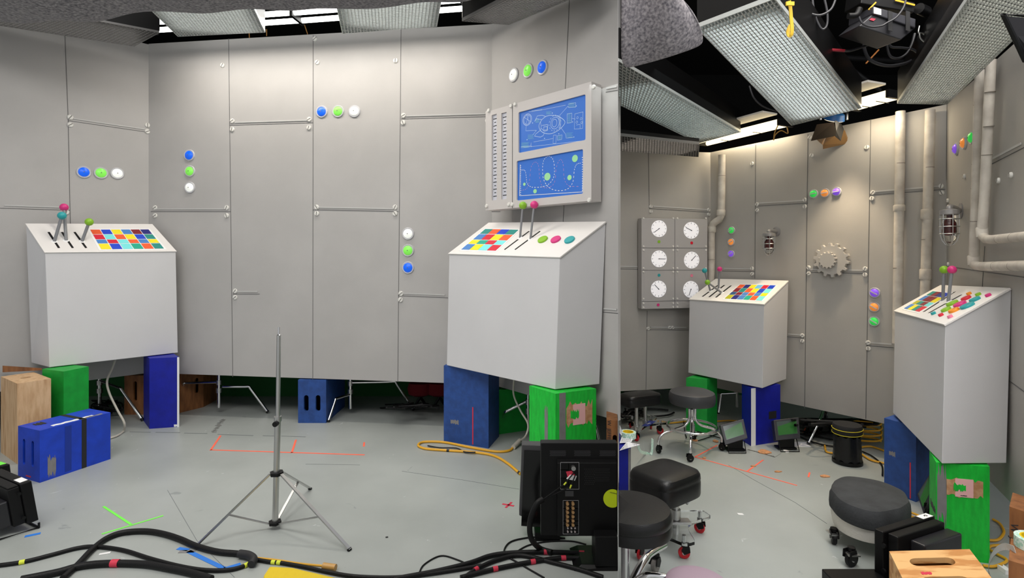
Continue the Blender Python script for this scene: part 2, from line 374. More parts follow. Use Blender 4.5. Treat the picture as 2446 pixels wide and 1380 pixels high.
# thin dividing board between the two sets
k0 = (1476-CX)/F; k1 = (1476.9-CX)/F
M().hexa((k0*1.25,1.25,0),(k1*1.25,1.25,0),(k1*4.6,4.6,0),(k0*4.6,4.6,0),(k0*1.25,1.25,3.88),(k1*1.25,1.25,3.88),(k1*4.6,4.6,3.88),(k0*4.6,4.6,3.88)).build('wall_divider', m_wall, kind='structure')

class Wall:
    def __init__(s, name, a, b, zb, zt, m, t=0.025):
        # a, b plan corners (x, y) left to right as seen; zb/zt pairs of heights
        s.a = V((a[0], a[1], 0)); s.b = V((b[0], b[1], 0)); s.x = (s.b-s.a).normalized()
        s.n = V((s.x.y, -s.x.x, 0))
        if s.n.dot(V((0,0,0))-s.a) < 0: s.n = -s.n
        bk = -s.n*t
        p = [s.a+V((0,0,zb[0])), s.b+V((0,0,zb[1])), s.b+V((0,0,zt[1])), s.a+V((0,0,zt[0]))]
        s.o = M().hexa(p[0], p[1], p[1]+bk, p[0]+bk, p[3], p[2], p[2]+bk, p[3]+bk).build(name, m, kind='structure')
        ORG[s.o.name] = V((0,0,0))
    def hit(s, px, py, off=0.0): return hitp(px, py, s.a+s.n*off, s.n)
    def seam(s, x0, y0, x1, y1, lip=0):
        a = s.hit(x0, y0, 0.0012); b = s.hit(x1, y1, 0.0012)
        M().bar(a, b, 0.0036, 0.0016, s.n).build('panel_seam', m_seam, s.o)
        if lip:
            d = V((0,0,0.022*lip)); o = s.n*0.003
            M().bar(a+d+o+(b-a)*0.06, b+d+o-(b-a)*0.06, 0.010, 0.003, s.n).build('seam_batten', m_trim, s.o)
    def screws(s, pts, r=0.021):
        for (x, y) in pts:
            c = s.hit(x, y, 0.0); R = basis(s.x, s.n); an = random.uniform(0.4, 2.2)
            R2 = R @ Matrix.Rotation(an, 3, 'Z'); g = M()
            g.lathe([(r*0.95, 0), (r, 0.004), (r*0.8, 0.010)], c, 14, R2); g.k = 1
            g.box(c+s.n*0.0098, (r*1.7, r*0.24, 0.0022), R2)
            g.build('screw', [m_screw, m_slot], s.o, smooth=True)
def Ywl(px):   # left-set side wall depth
    return 0.995*F/(320-0.113*px)
def pl(px, Y): return ((px-CX)/F*Y, Y)
A1 = pl(355, 4.70); B1 = pl(1175, 4.288)
A0 = pl(0, 4.04); dA = V((A0[0]-A1[0], A0[1]-A1[1])); A0x = (A1[0]+dA.x*2.2, A1[1]+dA.y*2.2)
C1 = pl(1476, 3.317)
WL = Wall('wall_left', A0x, A1, (0.365,0.365), (3.2,3.2), m_wall)
WB = Wall('wall_rear', A1, B1, (0.365,0.36), (3.205,3.2), m_wall)
WR = Wall('wall_right', B1, C1, (0.36,0.365), (3.2,3.2), m_wall)
R0 = pl(1477, 4.61); R1 = pl(1697, 4.79); R2 = pl(2261, 3.377); R3 = pl(2446, 2.323)
dR = V((R3[0]-R2[0], R3[1]-R2[1])); R3x = (R2[0]+dR.x*1.5, R2[1]+dR.y*1.5)
XL = Wall('wall_clock_side', R0, R1, (0.228,0.225), (2.27,2.285), m_wallr)
XB = Wall('wall_gear_side', R1, R2, (0.225,0.248), (2.285,2.31), m_wallr)
XR = Wall('wall_pipe_side', R2, R3x, (0.248,0.262), (2.31,2.31), m_wallr)
# seams (pixel ends lie on the wall planes)
WL.seam(155,80,163,286); WL.seam(163,286,168,536); WL.seam(163,288,356,316,1); WL.seam(0,497,168,502,1)
WB.seam(546,92,556,900); WB.seam(748,84,747,906); WB.seam(958,70,950,912); WB.seam(360,505,551,505,1); WB.seam(549,299,748,293,1)
WB.seam(958,284,1172,278,1); WB.seam(748,501,952,505,1); WB.seam(556,702,620,702,1); WB.seam(951,706,1070,711,1)
WR.seam(1360,0,1350,215); WR.seam(1347,490,1345,530); WR.seam(1447,220,1476,215,1); WR.seam(1440,745,1476,748,1); WR.seam(1195,505,1162,505)
WL.screws([(168,280),(168,298),(352,299),(352,314),(158,507)])
WB.screws([(532,156),(555,289),(555,309),(739,285),(738,305),(371,496),(371,515),(542,496),(542,515),(753,93),(758,149),(945,145),(757,495),(757,510),(944,495),(944,510),
           (964,276),(963,293),(562,695),(562,710),(958,701),(957,716),(1166,270),(1165,288)])
XL.seam(1549,360,1551,498); XL.seam(1551,498,1697,507,1); XL.seam(1476,642,1534,643,1); XL.seam(1546,742,1543,930); XL.seam(1548,787,1645,788,1)
XL.screws([(1554,493),(1554,505),(1692,501),(1692,512),(1548,784),(1599,782),(1606,782)], 0.016)
XB.seam(1805,345,1803,665); XB.seam(1930,320,1922,975); XB.seam(2080,285,2068,1000); XB.seam(1805,492,1930,485,1); XB.seam(2078,466,2258,452,1)
XB.seam(1725,647,1803,648,1); XB.seam(1925,650,2073,653,1); XB.seam(1880,804,1921,807,1); XB.seam(2070,825,2134,830,1)
XB.screws([(1797,391),(1939,371),(1935,328),(2071,352),(1809,488),(1809,502),(1923,477),(1923,493),(2085,460),(2083,474),(2249,444),(2250,460),
           (1797,641),(1797,654),(1932,639),(1932,653),(2067,642),(2067,656),(1917,801),(1917,814),(2074,818),(2075,832)], 0.016)
XR.seam(2262,250,2254,1040); XR.seam(2352,588,2346,690); XR.seam(2368,392,2446,352,1); XR.seam(2262,636,2446,662); XR.seam(2412,910,2446,935)
XR.screws([(2305,421),(2265,479),(2266,631),(2387,431),(2417,418)], 0.014)

# ------------------------------------------------------------ round wall lights
def wall_light(W, px, py, c, r, label, group, bar=False, e=0.35):
    p = W.hit(px, py); R = basis(W.x, W.n)
    t = thing('round_wall_light', label, 'wall light', p, group)
    M().lathe([(r, 0), (r, 0.006), (r*0.93, 0.010), (r*0.8, 0.008)], p, 28, R).build('rim', m_lensrim, t, smooth=True)
    lm = mat('lens_'+c, {'blue': col(10, 96, 232), 'green': col(126, 226, 84), 'white': col(244, 246, 240), 'vgreen': col(52, 214, 84), 'orange': col(244, 146, 62), 'violet': col(134, 84, 232)}[c], 0.35, emit=e)
    M().lathe([(r*0.76, 0.005), (r*0.74, 0.012), (r*0.5, 0.020), (r*0.01, 0.023)], p, 28, R).build('lens', lm, t, smooth=True)
    if bar:
        a = random.choice((0.15, 0.2, 0.1)); R2 = R@Matrix.Rotation(a if bar is True else bar, 3, 'Z')
        M().box(p+W.n*0.021, (r*1.45, r*0.2, 0.006), R2).build('cross_bar', m_lensrim, t)
    else:
        M().box(p+W.n*0.0225, (r*0.14, r*0.14, 0.003), R@Matrix.Rotation(0.6, 3, 'Z')).build('filament', m_slot, t)
g1 = 'round lights in a level row on the far left wall'; g2 = 'round lights in a column on the long wall, left end'; g3 = 'round lights in a row high on the long wall'
g4 = 'round lights in a column beside the right white console'; g5 = 'round lights above the rocket display'
for px, py, c, s in ((200,411,'blue','left end'), (241,413,'green','middle'), (280,414,'white','right end')):
    wall_light(WL, px, py, c, 0.049, f'{c} round wall light, {s} of the row above the console with three levers', g1)
for px, py, c, s in ((453,371,'blue','top'), (454,409,'green','middle'), (454,448,'white','bottom')):
    wall_light(WB, px, py, c, 0.049, f'{c} round wall light, {s} of the vertical trio near the left corner', g2)
for px, py, c, s in ((769,267,'blue','left'), (808,266,'green','middle'), (847,266,'white','right')):
    wall_light(WB, px, py, c, 0.050, f'{c} round wall light, {s} of the row high in the middle of the long wall', g3)
for px, py, c, s in ((975,558,'white','top'), (975,598,'green','middle'), (975,639,'blue','bottom')):
    wall_light(WB, px, py, c, 0.050, f'{c} round wall light, {s} of the vertical trio left of the two-lever white console', g4)
for px, py, c, s in ((1228,179,'white','left and lowest'), (1262,169,'green','middle'), (1296,161,'blue','right and highest')):
    wall_light(WR, px, py, c, 0.054, f'{c} round wall light, {s} of the three above the rocket display', g5)
h1 = 'striped round lights between pipe and caged lamp'; h2 = 'striped round lights above the gear'; h3 = 'striped round lights left of the pipes'; h4 = 'striped round lights high by the double pipes'
for px, py, c, n_, s in ((1748,550,'vgreen','green','top'), (1747,578,'orange','orange','middle'), (1747,606,'violet','violet','bottom')):
    wall_light(XB, px, py, c, 0.032, f'{n_} round wall light, {s} of the column right of the bent pipe', h1, 0.5)
for px, py, c, n_, s in ((1944,463,'vgreen','green','left'), (1971,461,'orange','orange','middle'), (1999,458,'violet','violet','right')):
    wall_light(XB, px, py, c, 0.033, f'{n_} round wall light, {s} of the row above the grey gear', h2, 0.1)
for px, py, c, n_, s in ((2090,699,'violet','violet','top'), (2089,733,'orange','orange','middle'), (2089,767,'vgreen','green','bottom')):
    wall_light(XB, px, py, c, 0.035, f'{n_} round wall light, {s} of the column left of the two tall pipes', h3, -0.5)
for px, py, c, n_, s in ((2286,355,'violet','violet','left and lowest'), (2305,341,'orange','orange','middle'), (2324,328,'vgreen','green','partly behind the pipe, highest')):
    wall_light(XR, px, py, c, 0.036, f'{n_} round wall light on the pipe wall, {s}', h4)
# ------------------------------------------------------------ consoles
def plane_of(a, b, c):
    n = (b-a).cross(c-a).normalized(); 
    if n.z < 0: n = -n
    return a, n
def grid_panel(t, o, n, cor, rows, name='coloured_button', back=True, heights=None):
    A, B, Cc, D = [hitp(x, y, o, n) for x, y in cor]      # TL TR BR BL in pixels, on the sloping top
    q = lambda u, v: lerp(lerp(A, B, u), lerp(D, Cc, u), v)
    if back:
        z = n*0.002; z0 = n*0.0002; e = 0.03
        c4 = [q(-e, -e*1.3), q(1+e, -e*1.3), q(1+e, 1+e*1.3), q(-e, 1+e*1.3)]
        M().hexa(*[p+z0 for p in c4], *[p+z for p in c4]).build('button_plate', m_white, t)
    nr = len(rows); hs = heights or [1]*nr; tot = sum(hs); y = 0
    for i, r in enumerate(rows):
        v0 = y/tot; y += hs[i]; v1 = y/tot; g = 0.03
        for j, k in enumerate(r):
            u0 = j/len(r)+0.008; u1 = (j+1)/len(r)-0.008
            c4 = [q(u0, v0+g/2), q(u1, v0+g/2), q(u1, v1-g/2), q(u0, v1-g/2)]
            M().hexa(*[p+n*0.002 for p in c4], *[p+n*0.0045 for p in c4]).build(name, pm(k), t)
def console(label, pts, zt, m_front=m_cons):
    # pts: FL, FR, BR, BL plan corners; zt: heights of front top left/right, back top right/left; zb
    pass
def make_console(label, Bt, Tp, slots, levers, grids, discs, lr=0.03, screws=()):
    c = sum(Bt, V((0,0,0)))/4
    t = thing('control_console', label, 'console', V((c.x, c.y, Bt[0].z)))
    FLb, FRb, BRb, BLb = Bt; FLt, FRt, BRt, BLt = Tp
    pl_ = plane_of(FLt, FRt, BLt); k_ = (BRt.z-H)/BRt.y; d_ = V((BRt.x/BRt.y, 1, k_)); BRt2 = EYE+d_*((pl_[0]-EYE).dot(pl_[1])/d_.dot(pl_[1]))
    0 and print('CONSOLE', label[:30], 'BRt', tuple(round(x,3) for x in BRt), '->', tuple(round(x,3) for x in BRt2), 'BRb', tuple(round(x,3) for x in BRb)); BRt = BRt2
    if 'far left' not in label:
        pn = (FRt-FRb).cross(BRt-FRb); d_ = (BRb-EYE); BRb = EYE+d_*((FRb-EYE).dot(pn)/d_.dot(pn))
    M().hexa(FLb, FRb, BRb, BLb, FLt, FRt, BRt, BLt).build('cabinet', m_cons, t, bevel=0.003)
    o, n = plane_of(FLt, FRt, BLt)
    q = quadf(FLt, FRt, BRt, BLt); e = 0.006
    c4 = [q(-e, -e), q(1+e, -e), q(1+e, 1), q(-e, 1)]
    lid = [p+n*0.0005 for p in c4]; up = [p+n*0.011 for p in c4]
    M().hexa(*lid, *up).build('top_board', m_ctop, t, bevel=0.002)
    o = o+n*0.011
    for (x0, y0, x1, y1) in slots:
        a = hitp(x0, y0, o+n*0.0006, n); b_ = hitp(x1, y1, o+n*0.0006, n)
        M().bar(a, b_, 0.014, 0.0012, n).build('lever_slot', m_blk, t)
    for (bx, by, kx, ky, k, dep) in levers:
        a = hitp(bx, by, o, n); Yk = a.y+dep; b_ = P(kx, ky, Yk)
        lv = M().tube([a, b_], 0.0105 if lr > 0.028 else 0.0075, 12).build('lever', m_lever, t, smooth=True)
        M().sphere(b_, lr).build('knob', pm(k), lv, smooth=True)
        M().lathe([(0.02, 0), (0.014, 0.004)], a, 16, basis((1,0,0), n)).build('lever_collar', m_white, lv)
    for g in grids: grid_panel(t, o, n, *g)
    R = basis(FRt-FLt, n)
    for (x, y, k, r) in discs:
        p = hitp(x, y, o, n)
        M().lathe([(r, 0), (r, 0.008), (r*0.94, 0.011)], p, 28, R).build('disc_button', pm(k), t)
    return t, o, n
def con_pts(fl, fr, br, zb):
    a = FL(*fl, zb); b_ = FL(*fr, zb); c = FL(*br, zb); return a, b_, c
zb = 0.566
a, b_, c = con_pts((118,877), (425,842), (425,842), zb)
bl = FL(75,866,zb); br = V((-3.085, 4.652, zb))
Tp = [P(108,605,a.y), P(420,602,b_.y), P(362,537,br.y), P(62,536,bl.y-0.07)]
make_console('white sloping console on blue and green boxes with three levers, far left', [a, b_, br, bl], Tp,
  [(116,554,141,592), (148,554,174,592), (178,554,206,592)],
  [(130,576,148,515,'T',0.02), (158,574,153,495,'m',0.05), (196,576,213,530,'L',0.02)],
  [([(214,548.5),(355,548),(393,594.5),(241,596.5)], ['obysdn','rcoybt'[:6],'srcosy','ybcgot'], 'coloured_button', True, [1.05,1.05,0.85,1.2])], [], 0.029)
a = FL(1067,872,zb); b_ = FL(1326,930,zb); c = FL(1432,917,zb); bl = a+(c-b_)
Tp = [P(1073,608,a.y), P(1337,617,b_.y), P(1447,532,c.y), P(1170,534,bl.y)]
make_console('white sloping console with two levers and three round buttons, below the rocket display', [a, b_, c, bl], Tp,
  [(1264,552,1205,596), (1290,552,1230,596)], [(1242,568,1249,490.6,'L',0.02), (1267,571,1276,489,'m',0.02)],
  [([(1160,547),(1240,549),(1184,600),(1101,597)], ['toBt'.replace('B','b'), 'sryo', 'ygrc', 'sycr'], 'coloured_button', True, [1,1.1,0.8,1.1])],
  [(1297,573,'L',0.035), (1328,573,'m',0.035), (1361,574,'T',0.035)], 0.027)
zb = 0.43
a = FL(1644,890,zb); b_ = FL(1821,927,zb); c = FL(1878,905,zb); bl = a+(c-b_)
Tp = [P(1647,717,a.y), P(1825,729,b_.y), P(1883,673,c.y), P(1711,668,bl.y)]
t, o, n = make_console('white sloping console beside the clock panel, with three short levers', [a, b_, c, bl], Tp,
  [(1715,681,1678,708), (1730,681,1694,709), (1746,682,1710,710)],
  [(1697,695,1683,646,'T',-0.02), (1716,690,1719,642.5,'m',0.0), (1724,699,1690,674,'L',-0.04)],
  [([(1768,680),(1854,682),(1820,719),(1730,714)], ['onylrb','dtoycb'.replace('c','b').replace('bb','bc'),'kdsosy','vnsgoc'], 'coloured_button', True, [1,1.1,0.8,1.1])], [], 0.0205)
sc = hitp(1837,741, b_, (c-b_).cross(V((0,0,1))).normalized()); nn = (c-b_).cross(V((0,0,1))).normalized(); nn = nn if nn.x > 0 else -nn
nn = -nn if nn.dot(EYE-sc) < 0 else nn
M().lathe([(0.012,0),(0.011,0.006)], sc, 12, basis(V((0,0,1)), nn)).build('screw', m_screw, t)
zb = 0.436; a = FL(2133,986,zb); b_ = FL(2250,1107,zb); c = FL(2404,1106,zb); bl = a+(c-b_)
Tp = [P(2138,745.6,a.y), P(2258,779,b_.y), P(2416,692,c.y), P(2250,684,bl.y)]
make_console('white sloping console at far right covered in many round coloured buttons', [a, b_, c, bl], Tp,
  [(2280,697,2207,744), (2296,704,2219,747)], [(2252,719,2255,644,'L',0.0), (2265,721,2274,644,'m',0.0)],
  [([(2230,696),(2273,701),(2195,746),(2159,738)], ['tdnb','srdy'.replace('r','d'),'vtdc','syRr'.replace('R','t')], 'coloured_button', True, [1,1.1,0.8,1.1])],
  [(2316,703,'O',0.011),(2338,705,'L',0.012),(2362,707,'m',0.012),(2309,714,'R',0.022),(2330,717,'T',0.023),(2276,726,'L',0.027),(2294,728,'m',0.028),(2312,732,'T',0.03),
   (2261,741,'L',0.022),(2280,743,'O',0.023),(2231,750,'T',0.011),(2249,754,'R',0.011),(2271,758,'p',0.011)], 0.0205)

# ------------------------------------------------------------ apple boxes
def capsule(cu, cv, hw, hh, n=8):
    # rounded slot, longer in v when hh>hw
    pts = []
    if hh > hw:
        for k in range(n+1): a = math.pi*k/n; pts.append((cu+hw*math.cos(a), cv+hh-hw+hw*math.sin(a)))
        for k in range(n+1): a = math.pi+math.pi*k/n; pts.append((cu+hw*math.cos(a), cv-hh+hw+hw*math.sin(a)))
    else:
        for k in range(n+1): a = -math.pi/2+math.pi*k/n; pts.append((cu+hw-hh+hh*math.cos(a), cv+hh*math.sin(a)))
        for k in range(n+1): a = math.pi/2+math.pi*k/n; pts.append((cu-hw+hh+hh*math.cos(a), cv+hh*math.sin(a)))
    return pts
def crate_box(label, O, R, Lc, h, m, slots=(), cat='box', z0=0.0, name='apple_box', group=None):
    """O near corner, R right corner, Lc left/back corner on the ground; slots: (face, [(u,v,hw,hh) as fractions*len])"""
    O = V((O.x, O.y, z0)); ex = V((R.x-O.x, R.y-O.y, 0)); ey = V((Lc.x-O.x, Lc.y-O.y, 0)); ez = V((0, 0, h))
    t = thing(name, label, cat, O+(ex+ey)/2, group); th = 0.02
    faces = {'front': (O, ex, ez, ey), 'side': (O, ey, ez, ex), 'back': (O+ey, ex, ez, -ey), 'far': (O+ex, ey, ez, -ex), 'top': (O+ez, ex, ey, -ez), 'bottom': (O, ex, ey, ez)}
    g = M()
    for k, (o, a, b2, d) in faces.items():
        la, lb = a.length, b2.length; an, bn, dn = a/la, b2/lb, d.normalized()
        if k in ('side','far'): marg = 0.0
        fr = lambda u, v, w, o=o, an=an, bn=bn, dn=dn: o+an*u+bn*v+dn*w
        holes = [capsule(u*la, v*lb, hw*la, hh*lb) for f, ls in slots if f == k for (u, v, hw, hh) in ls]
        g.holed(fr, [(0, 0), (la, 0), (la, lb), (0, lb)], holes, th, shell=True)
    g.build('box_shell', m, t)
    # plywood joint lines
    return t, faces
def patch(t, face, u0, u1, v0, v1, m, name='tape_strip', off=0.0012, jag=0, label=None):
    o, a, b2, d = face; nn = -d.normalized(); g = M()
    P4 = lambda u, v, w: o+a*u+b2*v+nn*w
    if not jag:
        g.hexa(P4(u0, v0, 0.0002), P4(u1, v0, 0.0002), P4(u1, v1, 0.0002), P4(u0, v1, 0.0002), P4(u0, v0, off), P4(u1, v0, off), P4(u1, v1, off), P4(u0, v1, off))
    else:
        rs = random.Random(jag); n = 14; up = []; lo = []
        for i in range(n+1):
            u = u0+(u1-u0)*i/n; up.append((u, v1-(v1-v0)*rs.uniform(0, 0.3))); lo.append((u, v0+(v1-v0)*rs.uniform(0, 0.3)))
        ring = lo+up[::-1]
        g.holed(lambda u, v, w: P4(u, v, off-w), ring, [], off*0.8)
    return g.build(name, m, t, label=label)
def fp(*p): q = FL(*p); return q
# left set
O, R_, L_ = FL(41,916,0.53), FL(122,904,0.53), FL(2,899,0.53)
crate_box('tall bare plywood apple box with one top hand hole, left of the green box', O, R_, L_, 0.53, m_woodl, [('top', [(0.5, 0.5, 0.16, 0.06)])])
O, R_, L_ = FL(152,887,0.56), FL(212,875,0.56), FL(101,881,0.56)
t, f = crate_box('green apple box standing on end beneath the far left console', O, R_, L_, 0.56, m_greend)
O, R_, L_ = fp(95,1153), fp(264,1096), fp(43,1138)
t, f = crate_box('bright blue apple box lying in front, with black and grey tape and two hand holes', O, R_, L_, 0.315, m_bluebox, [('side', [(0.32, 0.52, 0.055, 0.25), (0.72, 0.52, 0.055, 0.25)])])
patch(t, f['front'], 0.565, 0.635, 0.0, 1.0, m_ktape); patch(t, f['top'], 0.565, 0.635, 0.0, 1.0, m_ktape)
patch(t, f['front'], 0.10, 0.21, 0.02, 0.50, m_gtape, jag=3); patch(t, f['top'], 0.12, 0.25, 0.5, 0.85, m_ktape, jag=5)
patch(t, f['top'], 0.20, 0.78, 0.06, 0.24, m_white, 'worn_paint', jag=9); patch(t, f['top'], 0.62, 0.9, 0.02, 0.14, m_gtape, 'worn_paint', jag=11)
patch(t, f['side'], 0.40, 0.62, 0.055, 0.08, m_rtape, 'red_mark'); patch(t, f['front'], 0.33, 0.42, 0.05, 0.95, mat('blue_tape_dark', col(16,50,150), 0.4), 'tape_strip')
O, R_, L_ = fp(357,1024), fp(428,1019), fp(343,1005)
t, f = crate_box('deep blue apple box on end with white-taped edge, under the far left console', O, R_, L_, 0.56, m_bluedk)
patch(t, f['front'], 0.93, 1.0, 0.0, 1.0, m_white, 'white_tape', off=0.002); patch(t, f['front'], 0.82, 0.99, 0.0, 0.045, m_white, 'white_tape', jag=2)
O, R_ = fp(712,1010), fp(779,1010); L_ = O+V((0,0.5,0))
crate_box('worn blue apple box with two hand holes propping up the long wall', O, R_, L_, 0.355, m_bluegr, [('front', [(0.29, 0.46, 0.085, 0.185), (0.71, 0.46, 0.085, 0.185)])])
O, R_, L_ = fp(1167,1071), fp(1192,1042), fp(1060,1053)
t, f = crate_box('scuffed dark blue apple box on end under the two-lever console', O, R_, L_, 0.56, m_bluegr)
patch(t, f['side'], 0.33, 0.355, 0.02, 0.5, m_rtape, 'red_stripe'); patch(t, f['side'], 0.66, 0.84, 0.24, 0.31, m_gtape, 'scuff', jag=4, off=0.0007)
O, R_, L_ = FL(1327,940,0.56), FL(1424,928,0.56), FL(1264.5,921,0.56)
t, f = crate_box('bright green apple box with grey tape strip, behind the black monitors', O, R_, L_, 0.56, m_green)
patch(t, f['front'], 0.09, 0.24, 0.0, 1.0, m_gtape); patch(t, f['front'], 0.26, 0.9, 0.60, 0.9, m_chip, 'peeled_patch', jag=6); patch(t, f['front'], 0.42, 0.72, 0.64, 0.86, m_pink, 'pink_label', off=0.002)
patch(t, f['front'], 0.36, 0.56, 0.70, 0.81, m_green, 'green_paint_remnant', off=0.003, jag=21); patch(t, f['side'], 0.28, 0.4, 0.35, 0.85, m_gtape, 'tape_scrap', jag=8)
O, R_ = fp(1192,1037), fp(1262,1027); L_ = O+V((0.05,0.22,0))
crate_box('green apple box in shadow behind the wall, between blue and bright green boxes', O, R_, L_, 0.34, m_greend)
O, R_ = fp(429,986), fp(486,972); L_ = O+V((-0.02,0.30,0))
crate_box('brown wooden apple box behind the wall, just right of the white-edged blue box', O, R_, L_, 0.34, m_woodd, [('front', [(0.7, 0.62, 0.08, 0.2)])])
O, R_ = fp(297,990), fp(344,990); L_ = O+V((0.0,0.2,0))
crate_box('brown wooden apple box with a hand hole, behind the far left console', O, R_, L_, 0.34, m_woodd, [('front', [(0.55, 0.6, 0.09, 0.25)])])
# right set
O, R_, L_ = fp(1689,1033), fp(1713,1020), fp(1639,1028)
crate_box('green apple box on end behind the chrome foot-ring stool', O, R_, L_, 0.415, m_greend)
O, R_, L_ = fp(1794,1065), fp(1864,1054), fp(1772,1052)
t, f = crate_box('royal blue apple box with a white taped corner, under the console near the clocks', O, R_, L_, 0.42, m_bluedk)
patch(t, f['front'], 0.0, 0.15, 0.0, 0.99, m_white, 'white_tape', off=0.002); patch(t, f['front'], 0.60, 0.86, 0.42, 0.55, m_ktape, 'tape_strip')
O = fp(2188,1199); L_ = V(((2112-CX)/F*3.19, 3.19, 0)); R_ = O+V((0.22,0.14,0))
t, f = crate_box('worn blue apple box behind the black foam stool, under the right-hand console', O, R_, L_, 0.42, m_bluegr)
patch(t, f['side'], 0.15, 0.19, 0.02, 0.5, m_rtape, 'red_stripe'); patch(t, f['side'], 0.64, 0.84, 0.5, 0.58, m_gtape, 'scuff', jag=4, off=0.0007)
O = V((1.928, 2.474, 0)); R_ = V((2.124, 2.42, 0)); L_ = V((2.017, 2.63, 0))
t, f = crate_box('tall bright green apple box at right with a long grey tape strip and torn label', O, R_, L_, 0.43, m_green)
patch(t, f['front'], 0.02, 0.20, 0.29, 1.0, m_gtape, jag=12); patch(t, f['front'], 0.19, 0.88, 0.64, 0.86, m_chip, 'peeled_patch', jag=16)
patch(t, f['front'], 0.36, 0.70, 0.66, 0.85, m_pink, 'pink_label', off=0.002); patch(t, f['front'], 0.33, 0.56, 0.71, 0.81, m_green, 'green_paint_remnant', off=0.003, jag=22)
strokes('printed_line', f['front'][0]+f['front'][1]*0.46+f['front'][2]*0.672-f['front'][3].normalized()*0.0022, f['front'][1]*0.12, f['front'][2]*0.012, 7, t, m_ink, 0.0018); patch(t, f['side'], 0.1, 0.8, 0.42, 0.5, m_ktape, 'tape_scrap', jag=5)
# front plywood box
zt = 0.285; O = FL(2150,1400,zt); Lb = FL(2124,1316,zt); Rb = FL(2316,1311,zt); Rn = FL(2372,1384,zt)
O = Lb+(Rn-Rb)*1.35
ex = Rb-Lb; ey = Lb-O
t, f = crate_box('pale plywood apple box with two slots in its top, in front at lower right', O, O+ex, Lb, zt, m_wood, [('top', [(0.45, 0.71, 0.27, 0.095), (0.47, 0.26, 0.27, 0.1)])])
patch(t, f['top'], 0.24, 0.36, 0.40, 0.48, m_rtape, 'red_mark', jag=3)
# wooden box at right edge, standing
O = FL(2413,1200,0.36); 
Yw = 2.02; O = V(((2411-CX)/F*Yw, Yw, 0)); Rw = V(((2500-CX)/F*1.92, 1.92, 0)); Lw = V(((2419-CX)/F*2.14, 2.14, 0))
t, f = crate_box('wooden apple box stamped with lettering at the right edge, behind the tape roll', O, Rw, Lw, 0.437, m_woodd, [('front', [(0.36, 0.55, 0.09, 0.17)])])
text('W  JEFFERSON', 0.034, m_ink, f['front'][0]+f['front'][1]*0.13+f['front'][2]*0.62-f['front'][3].normalized()*0.001, V((0,0,-1)), f['front'][1], t)
O = V(((2409-CX)/F*1.80, 1.80, 0)); Rw = V(((2520-CX)/F*1.72, 1.72, 0)); Lw = V(((2415-CX)/F*1.94, 1.94, 0))
crate_box('brown wooden apple box in the bottom right corner carrying a roll of tape', O, Rw, Lw, 0.36, m_woodd)
# wooden box seen at the dividing board, left set
O = P(1449,1002,3.2); O.z = 0; R_ = V((0.6195, 3.19, 0)); L_ = O+V((0.03,0.18,0))
t, f = crate_box('wooden apple box stamped with lettering, behind the large sticker monitor', O, R_, L_-V((0.0,0,0)), 0.405, m_woodd, [('front', [(0.74, 0.66, 0.2, 0.13)])])
text('W  JEFFERSON', 0.03, m_ink, f['front'][0]+f['front'][1]*0.22+f['front'][2]*0.76-f['front'][3].normalized()*0.001, V((0,0,-1)), f['front'][1], t)
# blue box with papers, right of the divider
O = V((k1*3.02+0.004, 3.02, 0)); R_ = fp(1506,1200); R_ = V(((1507-CX)/F*3.02, 3.02, 0)); L_ = V((k1*3.3+0.006, 3.3, 0))
t, f = crate_box('royal blue apple box holding papers and a roll of tape, against the dividing panel', O, R_, L_, 0.30, m_bluedk)
patch(t, f['front'], 0.78, 1.0, 0.0, 1.0, m_gtape, 'tape_strip', off=0.002)
# wooden shim and pallet of plywood under the left console
g = M(); a = P(8,872,3.9); g.hexa(P(6,889,3.93), P(100,884,3.93), P(100,884,4.0), P(6,889,4.0), P(6,873,3.93), P(100,879,3.93), P(100,879,4.0), P(6,873,4.0))
g.build('wooden_wedge', m_woodd, label='brown wooden wedge poking out between the far left console and the boxes', cat='wedge')
# ------------------------------------------------------------ rocket display on the left set's right wall
Yl, Yr = 4.03, 3.33
a = P(1160,497,Yl); b_ = P(1412.5,485.7,Yr); 
ztl = P(1167,259.6,Yl).z; ztr = P(1424,204,Yr).z; a.z = b_.z = (a.z+b_.z)/2; zt = (ztl+ztr)/2
dx = (b_-a).normalized(); nrm = V((dx.y, -dx.x, 0)); nrm = nrm if nrm.y < 0 else -nrm
n = nrm; o = a
disp = thing('display_panel', 'grey wall box with a rocket blueprint screen above a dotted graph screen', 'display', (a+b_)/2+V((0,0,0)))
A_, B_, C_, D_ = a, b_, V((b_.x,b_.y,zt)), V((a.x,a.y,zt))
Lx = (b_-a).length; Lz = zt-a.z
def uvof(px, py, off=0):
    p = hitp(px, py, o+n*off, n); return ((p-o).dot(dx), p.z-o.z)
def rrect(c4, r=0.01):
    us = [uvof(*p) for p in c4]; u0 = min(p[0] for p in us)*0.5+sorted(p[0] for p in us)[1]*0.5; u1 = max(p[0] for p in us)*0.5+sorted(p[0] for p in us)[2]*0.5
    vs = sorted(p[1] for p in us); v0 = (vs[0]+vs[1])/2; v1 = (vs[2]+vs[3])/2; pts = []
    for cx_, cy_, a0 in ((u1-r, v1-r, 0), (u0+r, v1-r, 90), (u0+r, v0+r, 180), (u1-r, v0+r, 270)):
        for k in range(4): an = math.radians(a0+30*k); pts.append((cx_+r*math.cos(an), cy_+r*math.sin(an)))
    return pts, (u0, u1, v0, v1)
s1, r1 = rrect([(1240,262),(1401,230.6),(1396,341),(1237,360)])
s2, r2 = rrect([(1235.5,380),(1395,360),(1390,467),(1233,475)])
t1, q1 = rrect([(1177,273),(1189,272),(1184,479),(1172,477.5)], 0.004)
t2, q2 = rrect([(1199.6,269.5),(1212,267),(1208,476),(1195,476)], 0.004)
